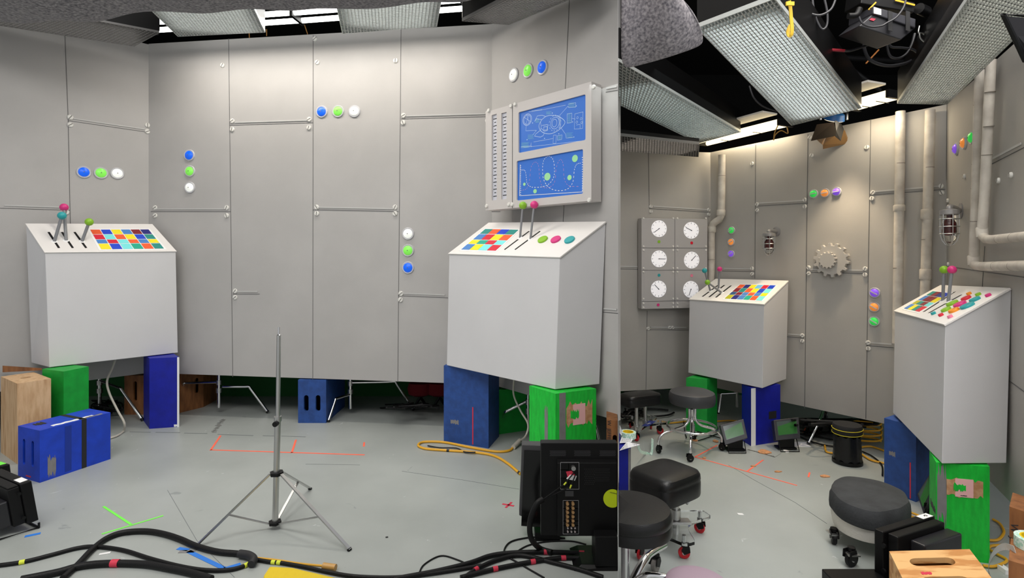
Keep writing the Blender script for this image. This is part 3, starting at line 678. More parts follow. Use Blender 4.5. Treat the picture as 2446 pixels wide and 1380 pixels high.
fr = lambda u, v, w: o+dx*u+V((0,0,v))-n*w
m_panel = mat('panel_face', col(196, 192, 190), 0.6, var=0.02, scale=3)
M().holed(fr, [(0,0),(Lx,0),(Lx,Lz),(0,Lz)], [s1, s2, t1, t2], 0.012).build('front_board', m_panel, disp)
bk = -n*0.10; bk0 = -n*0.012
dd = lambda p: p+bk0
M().hexa(A_+bk0, B_+bk0, B_+bk, A_+bk, D_+bk0, C_+bk0, C_+bk, D_+bk).build('case', m_panel, disp)
uq = uvof(1224,370)[0]
M().bar(fr(uq,0,-0.0008), fr(uq,Lz,-0.0008), 0.004, 0.002, n).build('panel_seam', m_seam, disp)
for (px, py) in ((1168,264),(1221,253),(1231,249),(1419,208),(1163,492),(1216,488),(1224,488),(1408,478)):
    p = hitp(px, py, o, n); g = M(); g.lathe([(0.014,0),(0.014,0.006),(0.011,0.010)], p, 12, basis(dx, n)); g.build('screw', m_screw, disp, smooth=True)
def screen(rect, name):
    u0, u1, v0, v1 = rect; q = M(); z = 0.0105
    q.hexa(fr(u0-.005,v0-.005,z+.0012), fr(u1+.005,v0-.005,z+.0012), fr(u1+.005,v0-.005,z), fr(u0-.005,v0-.005,z), fr(u0-.005,v1+.005,z+.0012), fr(u1+.005,v1+.005,z+.0012), fr(u1+.005,v1+.005,z), fr(u0-.005,v1+.005,z))
    return q
so = screen(r1, 's').build('rocket_screen', m_blue, disp); s2o = screen(r2, 's').build('graph_screen', m_blue, disp)
for q_ in (q1, q2):
    st = screen(q_, 's').build('meter_strip', mat('meter_face', col(198,200,210), 0.4), disp); g = M(); u0, u1, v0, v1 = q_
    for i in range(23):
        v = lerp(v1-0.03, v0+0.03, i/22); ww = 0.75 if i % 2 == 0 else 0.35
        g.box(fr((u0+u1)/2, v, 0.0098), ((u1-u0)*ww, 0.001, 0.004), basis(dx, n) @ Matrix.Rotation(0,3,'X'))
    g2 = M()
    for i in range(23):
        v = lerp(v1-0.03, v0+0.03, i/22); ww = (0.75 if i % 2 == 0 else 0.35)*(u1-u0)/2; um = (u0+u1)/2
        g2.poly([fr(um-ww, v-0.003, 0.0096), fr(um+ww, v-0.003, 0.0096), fr(um+ww, v+0.003, 0.0096), fr(um-ww, v+0.003, 0.0096)])
    g2.build('meter_marks', m_ink, st)
def ribbon(g, pts, wd, closed=False, dash=0):
    # pts in (u, v) metres on the display plane
    if closed: pts = pts+[pts[0]]
    for i in range(len(pts)-1):
        if dash and i % 2: continue
        (x0, y0), (x1, y1) = pts[i], pts[i+1]; l = math.hypot(x1-x0, y1-y0)
        if l < 1e-6: continue
        ox, oy = -(y1-y0)/l*wd/2, (x1-x0)/l*wd/2
        g.poly([fr(x0+ox,y0+oy,0.0097), fr(x1+ox,y1+oy,0.0097), fr(x1-ox,y1-oy,0.0097), fr(x0-ox,y0-oy,0.0097)])
def S1(zx, zy): return uvof(1140+zx*0.2319, 190+zy*0.2319, -0.0)   # from the enlarged view of the panel
def loop(cx_, cy_, rx, ry, n_=28, a0=0, a1=2*math.pi, rot=0):
    c0 = S1(cx_, cy_); sx = abs(S1(cx_+rx, cy_)[0]-c0[0]); sy = abs(S1(cx_, cy_+ry)[1]-c0[1])
    return [(c0[0]+sx*math.cos(a0+(a1-a0)*k/n_), c0[1]+sy*math.sin(a0+(a1-a0)*k/n_)) for k in range(n_+1)]
lw = 0.0032
g = M(); ship = [S1(*p) for p in ((655,410),(700,375),(760,365),(830,378),(893,430),(860,490),(800,535),(740,556),(680,548),(640,520),(625,470),(655,410))]
sp = [(p.x, p.y) for p in spline([V((x, y, 0)) for x, y in ship], 4)]; ribbon(g, sp, lw)
for c in ((790,445,62,80),(790,445,45,60),(785,445,25,40)): ribbon(g, loop(*c), lw*0.8, dash=1 if c[2] == 62 else 0)
for l in ([(655,410),(600,400),(580,430),(610,370),(660,365),(690,375)], [(640,520),(590,560),(580,580),(640,590),(670,575),(680,548)], [(840,372),(850,430),(848,500)], [(830,378),(838,440),(836,510)], [(655,470),(715,460),(715,520),(680,530),(650,500)], [(640,430),(650,480),(640,520)],
          [(675,485),(710,480),(710,515),(675,518),(675,485)]): ribbon(g, [S1(*p) for p in l], lw*0.8)
ribbon(g, loop(505,410,45,58), lw); ribbon(g, loop(505,410,36,47), lw*0.7)
for l in ([(470,385),(540,430)],[(520,365),(490,460)],[(500,355),(525,450)],[(835,370),(925,270)],[(850,490),(900,560)],[(900,560),(905,600),(975,590)],[(925,270),(930,285),(1005,280),(1005,235),(925,250)],
          [(995,350),(1080,330),(1075,500),(990,508),(995,350)],[(1010,465),(1050,458),(1048,500)],[(915,350),(965,342),(960,440),(915,446),(915,350)],[(965,395),(1000,405)],[(775,570),(770,655),(800,655),(805,570),(775,570)],
          [(815,575),(865,568),(860,615),(815,622),(815,575)],[(440,690),(540,680),(545,645),(545,690)],[(570,640),(770,605)],[(490,525),(600,520)],[(495,470),(490,525)],[(560,570),(600,520)],[(440,700),(1100,625)],
          [(520,330),(640,312),(900,260)],[(545,690),(545,645)],[(550,320),(660,305)]): ribbon(g, [S1(*p) for p in l], lw*0.6)
for zx, zy in ((1010,268),(763,342),(972,433),(560,444),(503,617),(985,589),(547,686),(683,603),(830,556)): ribbon(g, loop(zx, zy, 3, 3, 6), 0.004)
for zx, zy in ((1022,390),(1060,400),(1015,435),(1065,440)): ribbon(g, loop(zx, zy, 9, 12, 8), lw*0.6)
g.build('blueprint_lines', m_line, so)
for (x0, y0, x1, y1, k) in ((700,330,755,355,3),(920,355,960,440,8),(510,570,575,610,4),(905,550,975,600,4),(445,650,525,700,6),(590,410,635,440,4),(930,240,1000,280,4),(820,575,860,615,5)):
    g = M()
    for i in range(k+1):
        y = lerp(y0, y1, i/k); s_ = (i % 2)*12; ribbon(g, [S1(x0, y), S1(x1-s_, y-4)], lw*0.5)
    g.build('note_block', m_lineg, so)
g = M()
ax = [S1(433,872), S1(425,1195), S1(1075,1155), S1(1085,795)]; ribbon(g, ax, lw)
for i in range(15):
    y = lerp(885, 1180, i/14); ribbon(g, [S1(430,y), S1(442,y)], lw); y = lerp(800, 1140, i/14); ribbon(g, [S1(1068,y), S1(1084,y)], lw*1.3)
def curve(l, nn=7): return [(p.x, p.y) for p in spline([V((*S1(*q), 0)) for q in l], nn)]
ribbon(g, curve([(440,930),(480,935),(495,1000),(505,1070),(550,1105),(640,1105),(720,1080),(775,1010),(785,920),(770,820),(720,787),(675,830),(662,920),(675,1030),(730,1110),(820,1142),(920,1125),(975,1050),(990,930),(1015,870),(1060,858)], 6), lw*1.1, dash=1)
g.build('graph_lines', m_white, s2o)
g = M(); ribbon(g, curve([(445,1140),(500,1120),(528,1040),(545,900),(585,848),(620,880),(632,1000),(660,1100),(720,1110),(785,1060),(805,900),(845,820),(875,870),(885,1010),(930,1090),(1045,1100)], 6), lw*0.9, dash=1)
g.build('graph_second_line', m_linep, s2o)
for zx, zy, r in ((996,810,30),(712,998,32),(940,1007,22),(475,1076,13),(585,1148,18)):
    M().poly([fr(u, v, 0.0094) for u, v in loop(zx, zy, r, r*1.25, 24)[:-1]]).build('graph_dot', m_dotg, s2o)

# ------------------------------------------------------------ clock panel
off = 0.09
TL = XL.hit(1535,517,off); BR = XL.hit(1690,741,off); BL = XL.hit(1532,738,off); TR = XL.hit(1690,527,off)
n = XL.n; dx = XL.x; o = XL.hit(1532.5,738,off); Lx = (TR-o).dot(dx); Lz = ((TL.z+TR.z)/2-o.z)
fr = lambda u, v, w: o+dx*u+V((0,0,v))-n*w
clk = thing('clock_panel', 'grey wall panel with six white dials, left of the bent pipe', 'dial panel', o+dx*Lx/2)
M().hexa(fr(0,0,0.07), fr(Lx,0,0.07), fr(Lx,0,0), fr(0,0,0), fr(0,Lz,0.07), fr(Lx,Lz,0.07), fr(Lx,Lz,0), fr(0,Lz,0)).build('backing_board', mat('clock_board', col(172,170,170), 0.6), clk, bevel=0.002)
def uv2(px, py): p = hitp(px, py, o, n); return (p-o).dot(dx), p.z-o.z
for y in (592, 645, 719): v = uv2(1573, y)[1]; M().bar(fr(0.002,v,-0.0008), fr(Lx-0.002,v,-0.0008), 0.003, 0.0015, n).build('panel_seam', m_seam, clk)
u = uv2(1612, 640)[0]; M().bar(fr(u,0.002,-0.0008), fr(u,Lz-0.002,-0.0008), 0.003, 0.0015, n).build('panel_seam', m_seam, clk)
for y in (521, 588, 597, 640, 649, 713, 724, 734):
    for x in (1537, 1608, 1618, 1686):
        u, v = uv2(x, y); M().lathe([(0.008,0),(0.007,0.005)], fr(min(u,Lx-0.012), max(v,0.012), 0), 10, basis(dx, n)).build('screw', m_screw, clk, smooth=True)
hands = [(1574,546,-125),(1651,550,-65),(1574,618,92),(1652,621,45),(1573,690,-45),(1650,691,200)]
m_face = mat('dial_face', col(244,243,247), 0.5, emit=0.3)  # faint glow put into the dials to keep them bright white
for (x, y, an) in hands:
    u, v = uv2(x, y); r = 19.5*XL.hit(x, y).y/F; c = fr(u, v, 0); R = basis(dx, n)
    dl = M().lathe([(r,0),(r,0.002)], c, 36, R).build('dial', m_face, clk)
    g = M()
    for k in range(12):
        a_ = math.radians(30*k); d_ = V((math.sin(a_), math.cos(a_), 0)); g.bar(c+R@(d_*r*0.76+V((0,0,0.0026))), c+R@(d_*r*0.94+V((0,0,0.0026))), 0.003, 0.001, n)
    g.build('tick_marks', m_ink, dl)
    d_ = V((math.sin(math.radians(an)), math.cos(math.radians(an)), 0))
    M().bar(c+R@(V((0,0,0.0035))-d_*r*0.1), c+R@(d_*r*0.78+V((0,0,0.0035))), 0.0046, 0.001, n).lathe([(0.004,0.002),(0.004,0.005)], c, 10, R).build('hand', m_ink, dl)
for (x, y, k) in ((1574,577,'L'),(1652,580,'r'),(1574,657,'T'),(1652,658,'p'),(1572,728,'m')):
    u, v = uv2(x, y); M().lathe([(0.0125,0),(0.0125,0.003)], fr(u, v, 0), 20, basis(dx, n)).build('coloured_dot', pm(k), clk)

# ------------------------------------------------------------ pipes
def pipe(label, W, pts, r, cps=(), joints=(), off=0.035, elbows=(), top=None):
    ps = [W.hit(x, y, off) for x, y in pts]; t = thing('wall_pipe', label, 'pipe', ps[-1])
    M().tube(ps, r, 20).build('pipe_body', m_pipe, t, smooth=True)
    for (x, y, hgt) in cps:
        c = W.hit(x, y, off); i = min(range(len(ps)-1), key=lambda k: (lerp(ps[k], ps[k+1], 0.5)-c).length); d = (ps[i+1]-ps[i]).normalized()
        M().tube([c-d*hgt/2, c-d*hgt/2+d*0.004, c+d*hgt/2-d*0.004, c+d*hgt/2], [r*1.12, r*1.2, r*1.2, r*1.12], 20).build('coupling', m_pipe, t, smooth=True)
    for (x, y) in joints:
        c = W.hit(x, y, off); i = min(range(len(ps)-1), key=lambda k: abs((ps[k+1]-ps[k]).normalized().cross(c-ps[k]).length)+ (0 if (c-ps[k]).length+(c-ps[k+1]).length < (ps[k+1]-ps[k]).length*1.1+0.02 else 9)); d = (ps[i+1]-ps[i]).normalized()
        M().tube([c-d*0.0015, c+d*0.0015], r*1.012, 20).build('pipe_joint', m_pipeline, t, smooth=True)
    return t
r1p = 9.0*4.6/F
b = XB
ps = [(1724,370),(1724,440),(1723,500),(1722,516),(1718,524),(1710,529),(1704,534),(1700,543),(1699,560),(1699,640),(1697,700)]
pipe('bent grey pipe between the clock panel and the round lights', XB, ps, r1p*0.93, [(1722,508,0.05),(1700,548,0.05)], [(1724,420),(1699,620)], off=0.05)
pipe('tall straight grey pipe, left of the pair beside the corner', XB, [(2151,266),(2148,500),(2143,820)], 10*3.6/F, [(2148,497,0.04)], [(2150,390),(2145,640)], off=0.045)
pipe('tall straight grey pipe, right of the pair beside the corner', XB, [(2222,263),(2216,500),(2208,760)], 10.2*3.45/F, [(2214,512,0.065),(2211,655,0.065)], [(2219,400),(2213,572)], off=0.045)
rr_ = 9.6*2.95/F
pipe('outer grey pipe running down the far right wall then turning right at the lower elbow', XR, [(2341,168),(2336,330),(2331,500),(2326,618),(2327,630),(2334,635),(2345,636),(2446,634.5),(2520,633)], rr_, [(2326,622,0.05)], [(2338,250),(2334,392),(2332,450),(2330,528),(2380,635.5),(2420,635)], off=0.045)
pipe('inner grey pipe on the far right wall turning right at the upper elbow', XR, [(2367,143),(2360,300),(2352,470),(2346,550),(2347,563),(2356,571),(2370,572),(2446,565),(2520,557)], rr_*0.95, [(2346,555,0.05)], [(2365,220),(2362,302),(2357,370),(2388,570.5),(2422,567)], off=0.045)

# ------------------------------------------------------------ caged wall lamps
def cage_lamp(label, W, mx_, my_, lx, ly, rpx, hpx, mr):
    c = W.hit(mx_, my_); Yd = c.y; s = (Yd-0.08)/F
    t = thing('caged_wall_lamp', label, 'lamp', c); R = basis(W.x, W.n)
    M().lathe([(mr, 0), (mr, 0.006), (mr*0.5, 0.012)], c, 24, R, sq=lambda a: 1+0.25*abs(math.sin(a))).build('mounting_plate', m_pipe2, t, smooth=True)
    L0 = P(lx, ly, 1); dirn = ray(lx, ly); 
    e = hitp(lx, ly, c+W.n*0.13, W.n); e.z = c.z+0.0
    r = rpx*s
    M().tube(spline([c+W.n*0.01, lerp(c, e, 0.5), lerp(c, e, 0.85), e+V((0,0,-0.004)), e+V((0,0,-0.02))], 5), r*0.36, 12).build('arm', m_pipe2, t, smooth=True)
    hh = hpx*s; z = e.z-0.012
    M().lathe([(r*0.5, z), (r*1.0, z-0.006), (r*1.02, z-hh*0.16), (r*0.85, z-hh*0.18)], (e.x, e.y, 0), 24).build('cap', m_pipe2, t, smooth=True)
    z1 = z-hh*0.17
    M().lathe([(r*0.78, z1), (r*0.78, z1-hh*0.50), (r*0.70, z1-hh*0.66), (r*0.45, z1-hh*0.78), (r*0.02, z1-hh*0.82)], (e.x, e.y, 0), 24).build('glass_globe', m_glass, t, smooth=True)
    M().lathe([(r*0.2, z1), (r*0.25, z1-hh*0.1), (r*0.5, z1-hh*0.25), (r*0.52, z1-hh*0.5), (r*0.3, z1-hh*0.58), (r*0.02, z1-hh*0.6)], (e.x, e.y, 0), 20).build('bulb', m_redbulb, t, smooth=True)
    g = M()
    for k in range(6):
        a_ = math.pi*k/3+0.2; d_ = V((math.cos(a_), math.sin(a_), 0)); E = V((e.x, e.y, 0))
        g.tube([E+d_*r*0.95+V((0,0,z1+0.005)), E+d_*r*0.95+V((0,0,z1-hh*0.55)), E+d_*r*0.75+V((0,0,z1-hh*0.74)), E+d_*r*0.4+V((0,0,z1-hh*0.86)), E+V((0,0,z1-hh*0.88))], 0.0022, 6)
    for f_ in (0.12, 0.34, 0.55):
        g.tube([V((e.x+r*1.02*math.cos(q), e.y+r*1.02*math.sin(q), z1-hh*f_)) for q in [2*math.pi*k/24 for k in range(24)]], 0.0024, 6, closed=True)
    g.build('wire_cage', m_alu, t, smooth=True)
m_pipe2 = mat('lamp_casting', col(150,148,148), 0.4, metal=0.3)
cage_lamp('caged wall lamp with a dark red bulb, left of the gear', XB, 1855, 553, 1837, 553, 14, 52, 0.03)
cage_lamp('caged wall lamp with dark red bulb on the pipe wall above the far right console', XR, 2296, 503, 2268, 500, 18, 78, 0.036)

# ------------------------------------------------------------ gear
c = XB.hit(1990,621); s = c.y/F; R = basis(XB.x, XB.n)
t = thing('gear_ornament', 'grey toothed double gear mounted on the wall', 'gear', c)
def gear(r, teeth, z0, z1, name, rot, cc):
    pts = []
    for k in range(teeth):
        a0 = 2*math.pi*k/teeth+rot; w_ = 2*math.pi/teeth
        for f_, q in ((0.0, 0.84), (0.22, 0.84), (0.32, 1.0), (0.62, 1.0), (0.74, 0.84)): pts.append((q*r*math.cos(a0+f_*w_), q*r*math.sin(a0+f_*w_)))
    M().holed(lambda u, v, w: cc+R@V((u, v, z1-w)), pts, [], z1-z0).build(name, mat('gear_paint', col(186,182,176), 0.6), t, bevel=0.0015)
gear(41*s, 14, 0.008, 0.035, 'large_gear', 0.1, c); gear(20.5*s, 14, 0.035, 0.06, 'small_gear', 0.0, XB.hit(1985,621))

# ------------------------------------------------------------ barn-door spotlight
c = P(1992,286,3.72); t = thing('barn_door_spotlight', 'spotlight with brown barn doors hanging in front of the wall top', 'spotlight', c)
ax = V((-0.05, 0.5, -1)).normalized(); R = basis((1,0,0), ax)
M().lathe([(0.04,-0.05),(0.055,-0.04),(0.062,-0.01),(0.066,0.0)], c, 24, R).build('lamp_body', mat('blue_lamp_body', col(20,80,140), 0.4), t, smooth=True)
M().lathe([(0.062,0.002),(0.055,0.006),(0.02,0.012)], c, 24, R).build('lens', mat('spot_lens', (1,0.85,0.6,1), 0.3, emit=0.8), t, smooth=True)
M().tube([c+V((0.09,0,0)), c+V((0.09,0,0.14)), c+V((0,0,0.17)), c+V((-0.09,0,0.14)), c+V((-0.09,0,0))], 0.008, 8).build('yoke', m_alu, t)
m_door = mat('brown_barn_door', col(66,52,39), 0.6); m_doorl = mat('tan_barn_door', col(130,98,58), 0.55)
def flap(pxs, Ys, m):
    pts = [P(x, y, Y) for (x, y), Y in zip(pxs, Ys)]; nn = (pts[1]-pts[0]).cross(pts[2]-pts[0]).normalized()*0.002; g = M(); n_ = len(pts)
    g.poly(pts); g.poly([p+nn for p in pts])
    for i_ in range(n_): k_ = (i_+1) % n_; g.poly([pts[i_], pts[k_], pts[k_]+nn, pts[i_]+nn])
    g.build('barn_door', m, t)
flap([(1951,297),(1992,291.5),(1997.6,314.6),(1995,324),(1937,336)], [3.62,3.62,3.50,3.46,3.46], m_door)
flap([(1994,288),(2007,289),(2016,309),(2008.4,336.5),(1995,325),(1997.6,313)], [3.63,3.70,3.74,3.60,3.56,3.56], m_blk)
flap([(1973,328),(2012,311),(2018,311),(2027,334),(2025.5,342.5),(1966,355.7),(1966,345.7)], [3.78,3.80,3.80,3.87,3.87,3.87,3.84], m_doorl)
flap([(1951,333),(1972,326),(1965,346)], [3.62,3.72,3.74], m_doorl)
sl = bpy.data.lights.new('spot_lamp', 'SPOT'); sl.energy = 55*LAMPK; sl.color = (1, 0.80, 0.56); sl.spot_size = math.radians(74); sl.spot_blend = 0.5; sl.shadow_soft_size = 0.05
so_ = bpy.data.objects.new('spot_lamp', sl); C.objects.link(so_); so_.parent = t
tgt = fp(1950, 1110); so_.location = (0, 0.02, -0.02); so_.rotation_euler = (tgt-(c+V((0,0.02,-0.02)))).to_track_quat('-Z', 'Y').to_euler()

# ------------------------------------------------------------ steel tripod stand
Yc = 2.735; cx_ = (660-CX)/F*Yc; t = thing('light_stand', 'slim silver tripod stand in the middle of the left floor', 'stand', (cx_, Yc, 0))
def sp_(px, py): return P(px, py, Yc)
zt_ = P(666,800,Yc).z; zm = P(664,1000,Yc).z; zh = P(661,1130,Yc).z; zl = P(657,1250,Yc).z
xt = (666-CX)/F*Yc; xm = (663.5-CX)/F*Yc; xb = (657-CX)/F*Yc; xh = (661-CX)/F*Yc
M().tube([(xm,Yc,zm-0.05),(xt,Yc,zt_)], 0.0105, 16).build('upper_pole', m_alu, t, smooth=True)
M().tube([(xb,Yc,0.018),(xm,Yc,zm)], 0.0145, 16).build('lower_pole', m_alu, t, smooth=True)
M().tube([(xm,Yc,zm-0.012),(xm,Yc,zm+0.012)], 0.018, 16).build('collar', m_alu, t, smooth=True)
M().tube([(xm,Yc-0.012,zm-0.018),(xm,Yc-0.035,zm-0.018)], 0.013, 14).build('knob', m_blk, t, smooth=True)
M().tube([(xt,Yc,zt_),(xt,Yc,zt_+0.004),(xt,Yc,zt_+0.04)], [0.0105,0.006,0.006], 12).build('spigot', m_chrome, t, smooth=True)
hub = V((xh,Yc,zh)); lo = V((xb,Yc,max(zl,0.03)))
M().lathe([(0.02,-0.008),(0.034,-0.008),(0.034,0.008),(0.02,0.008)], hub, 6).build('upper_hub', m_blk, t)
M().lathe([(0.02,-0.007),(0.032,-0.007),(0.032,0.007),(0.02,0.007)], lo, 6).build('lower_hub', m_blk, t)
for ft in (fp(470,1305), fp(836,1315), V((cx_+0.0, Yc+0.46, 0.0))):
    d_ = (ft-V((hub.x,hub.y,0))).normalized(); a_ = hub+d_*0.033; e_ = ft+V((0,0,0.006))
    lg = M().bar(a_, e_, 0.016, 0.007).build('leg', m_alu, t); M().bar(lerp(a_,e_,0.985), e_+V((0,0,-0.005)), 0.02, 0.01).build('foot', m_blk, lg)
    md = lerp(a_, e_, 0.58); M().bar(lo+d_*0.03, md, 0.013, 0.005).build('brace', m_alu, t)

# ------------------------------------------------------------ C-stands under the walls
def cstand(label, post, top_z, legs, r=0.0115):
    t = thing('turtle_base_stand', label, 'stand', (post.x, post.y, 0))
    M().tube([post, V((post.x, post.y, top_z))], 0.0155, 14).build('post', m_chrome, t, smooth=True)
    for zc in (0.20, 0.27):
        M().tube([V((post.x,post.y,zc-0.02)), V((post.x,post.y,zc+0.02))], 0.024, 14).build('collar', m_alu, t, smooth=True)
    for lg in legs:
        p = spline([lg[0], lerp(lg[0],lg[1],0.8), lg[1], lerp(lg[1],lg[2],0.12), lg[2]], 5)
        l = M().tube(p, r, 12).build('leg', m_chrome, t, smooth=True)
        M().tube([lerp(lg[1],lg[2],0.95), lg[2]], r*1.15, 12).build('foot', m_blk, l, smooth=True)
    return t
po = P(523,968,4.76); po.z = 0.05
cstand('chrome stand with bent legs behind the long wall, left of the silver tripod', po, 0.9, [
  (P(521,912,4.75), P(440,915,4.78), V((P(415,960,4.95).x, 4.95, 0.012))), (P(532,923,4.75), P(595,923,4.74), fp(640,987)+V((0,0,0.01)))])
po = P(837,972,4.72); po.z = 0.05
cstand('chrome stand with bent legs behind the long wall, right of the small blue box', po, 0.9, [
  (P(834,942,4.7), P(802,952,4.6), fp(784,1009)+V((0,0,0.01))), (P(842,913,4.71), P(944,911,4.75), fp(988,981)+V((0,0,0.01)))])
po = V((P(238,930,4.75).x, 4.75, 0.05))
cstand('chrome stand leg curving out beneath the far left console', po, 0.9, [(V((po.x,4.75,0.29)), P(288,927,4.6), fp(341,1006)+V((0,0,0.01)))])
po = V((P(1262,980,4.12).x, 4.12, 0.05))
cstand('chrome stand leg seen between the dark blue and bright green boxes', po, 0.8, [(V((po.x,4.12,0.28)), P(1208,983,4.12), fp(1190,1020)+V((0,0,0.01)))])
po = V((P(1418,980,3.75).x, 3.75, 0.05))
cstand('chrome stand leg behind the bright green box near the dividing panel', po, 0.8, [(V((po.x,3.75,0.28)), V((P(1424,990,3.6).x,3.6,0.26)), V((P(1447,1060,3.5).x,3.5,0.012)))])
po = V((P(1972,980,4.3).x, 4.3, 0.05))
cstand('chrome stand leg poking out beside the barrel stool', po, 0.8, [(V((po.x,4.3,0.2)), V((P(1958,1018,4.0).x,4.0,0.165)), fp(1930,1063)+V((0,0,0.01)))], 0.009)
po = V((P(1760,945,4.78).x, 4.78, 0.05))
cstand('chrome stand leg between the green and royal blue boxes of the clock-side console', po, 0.8, [(V((po.x,4.78,0.17)), V((P(1722,949,4.75).x,4.75,0.17)), V((P(1716,990,4.7).x,4.7,0.012)))], 0.009)
# ------------------------------------------------------------ blankets
m_felt = mat('grey_felt', col(88,85,92), 0.95, c2=col(172,166,168), scale=140, ramp=(0.3,0.72), bump=1.0, bscale=90)
def sheet(name, label, rows, m, th=0.012, cat='blanket'):
    g = M(); nr = len(rows); nc = len(rows[0])
    for r in rows: g.v += [V(p) for p in r]
    for i in range(nr-1):
        for j in range(nc-1): g.f.append([i*nc+j, i*nc+j+1, (i+1)*nc+j+1, (i+1)*nc+j]); g.mi.append(0)
    o = g.build(name, m, smooth=True, label=label, cat=cat)
    s = o.modifiers.new('t', 'SOLIDIFY'); s.thickness = th; s.offset = 0; b = o.modifiers.new('s', 'SUBSURF'); b.levels = b.render_levels = 2
    return o
edge = [(-30,54),(60,53),(150,56),(200,55),(240,46),(330,33),(420,28),(500,31),(600,24),(690,22),(760,28),(850,20),(930,17),(1020,9),(1100,2),(1160,-6),(1230,-24)]
rows = []
for k in range(7):
    rows.append([P(x, y, 1.62)+V((0, -0.16*k+(0.03*math.sin(x*0.03+k)), 0.0+0.012*math.sin(x*0.017+k*1.3)*(k > 0)-0.05*math.sin(min(k,2)/2*math.pi)*0.4)) for x, y in edge])
sheet('moving_blanket', 'grey felt moving blanket slung across the top of the left set', rows, m_felt)
# right: blanket draping toward the lens
e1 = [(1482,171),(1520,160),(1560,150),(1600,138),(1640,125),(1672,113),(1682,100)]
e2 = [(1482,100),(1520,95),(1560,88),(1600,78),(1640,60),(1664,48),(1674,60)]
e3 = [(1482,20),(1520,15),(1560,10),(1600,4),(1625,0),(1636,5),(1652,22)]
e4 = [(1482,-60),(1520,-60),(1560,-60),(1580,-60),(1590,-55),(1595,-45),(1600,-30)]
rows = [[P(x, y, Y+0.02*math.sin(i*1.4)) for i, (x, y) in enumerate(e)] for e, Y in ((e1,1.55),(e2,1.47),(e3,1.44),(e4,1.42))]
sheet('moving_blanket', 'grey felt moving blanket corner hanging down beside the dividing panel', rows, m_felt)

# ------------------------------------------------------------ monitors, left set
def mesh_dots(g, o, ux, uz, n, nx, nz, r):
    for i in range(nx):
        for j in range(nz):
            c = o+ux*((i+0.5*(j % 2)+0.5)/nx)+uz*((j+0.5)/nz); q = ux.normalized()*r; w_ = uz.normalized()*r
            g.poly([c-q+n, c-w_+n, c+q+n, c+w_+n])
Ym = 2.45; k = lambda px, py, dy=0: P(px, py, Ym+dy)
xR = k0*Ym-0.001; xL = k(1292,1100).x; zT = k(1292,1058).z; zB = k(1292,1279).z
mon = thing('studio_monitor', 'large black monitor seen from behind, yellow round sticker, at the dividing panel', 'monitor', ((xL+xR)/2, Ym, 0))
xb_ = k0*(Ym-0.035)+0.001
M().hexa((xL,Ym,zB),(xR,Ym,zB),(xR+0.0,Ym+0.05,zB),(xL,Ym+0.05,zB),(xL,Ym,zT),(xR,Ym,zT),(xR,Ym+0.05,zT),(xL,Ym+0.05,zT)).build('housing', m_blk, mon, bevel=0.003)
rx0 = k(1330,0).x; rx1 = xb_-0.004
M().hexa((rx0,Ym-0.03,k(0,1272).z),(rx1,Ym-0.03,k(0,1272).z),(xR-.01,Ym,k(0,1272).z),(rx0,Ym,k(0,1272).z),(rx0,Ym-0.03,k(0,1100).z),(rx1,Ym-0.03,k(0,1100).z),(xR-.01,Ym,k(0,1094).z),(rx0,Ym,k(0,1094).z)).build('rear_cover', m_blkm, mon, bevel=0.002)
Yr_ = Ym-0.031
kk = lambda px, py: P(px, py, Yr_)
g = M(); gm = mat('vent_grey', col(88,88,92), 0.6)
for (x0, x1) in ((1313,1351),(1371,1410),(1432,1470)):
    mesh_dots(g, k(x0,1089), V((k(x1,0).x-k(x0,0).x,0,0)), V((0,0,k(0,1075).z-k(0,1089).z)), V((0,-0.001,0)), 16, 5, 0.0016)
g.build('vent_holes', gm, mon)
g = M(); mesh_dots(g, kk(1395,1158), V((0.045,0,0)), V((0,0,0.075)), V((0,-0.001,0)), 6, 9, 0.0017); mesh_dots(g, kk(1418,1150), V((0.07,0,0)), V((0,0,0.06)), V((0,-0.001,0)), 12, 8, 0.0015)
g.build('vent_holes', mat('vent_grey_dark', col(58,58,60), 0.6), mon)
g = M(); th_ = 0.0016
def frame(g, x0, y0, x1, y1):
    a, b_, c, d = kk(x0,y0), kk(x1,y0), kk(x1,y1), kk(x0,y1)
    for p, q in ((a,b_),(b_,c),(c,d),(d,a)): g.bar(p, q, th_, 0.001, V((0,-1,0)))
for f_ in ((1339,1104,1358,1122),(1358,1104,1383,1168),(1339,1122,1358,1142),(1339,1142,1358,1168),(1345,1195,1382,1214),(1345,1214,1382,1244),(1345,1244,1382,1255),(1345,1255,1382,1275)): frame(g, *f_)
g.build('port_outlines', mat('print_grey', col(150,150,152), 0.6), mon)
for j in range(6):
    for i in range(2):
        c = kk(1355+i*13, 1200+j*10); M().tube([c, c+V((0,-0.016,0))], 0.0068, 10).build('bnc_socket', mat('brass_socket', col(190,150,105), 0.35, metal=0.6), mon, smooth=True)
for j in range(2):
    for i in range(3):
        c = kk(1356+i*8.5, 1259+j*8.5); M().tube([c, c+V((0,-0.01,0))], 0.004, 10).build('audio_socket', mat('pale_socket', col(190,180,180), 0.35, metal=0.5), mon, smooth=True)
c = kk(1369,1115); M().tube([c, c+V((0,-0.02,0))], 0.010, 12).build('power_socket', m_alu, mon, smooth=True)
c = P(1463,1190,Yr_); rs = min(0.034, rx1-c.x-0.001+0.03)
pts = []
for i in range(32):
    a_ = 2*math.pi*i/32; x = c.x+0.041*math.cos(a_); pts.append(V((min(x, rx1-0.001), Yr_-0.0005, c.z+0.041*math.sin(a_))))
M().poly(pts).build('round_sticker', mat('lime_sticker', col(200,220,20), 0.5), mon)
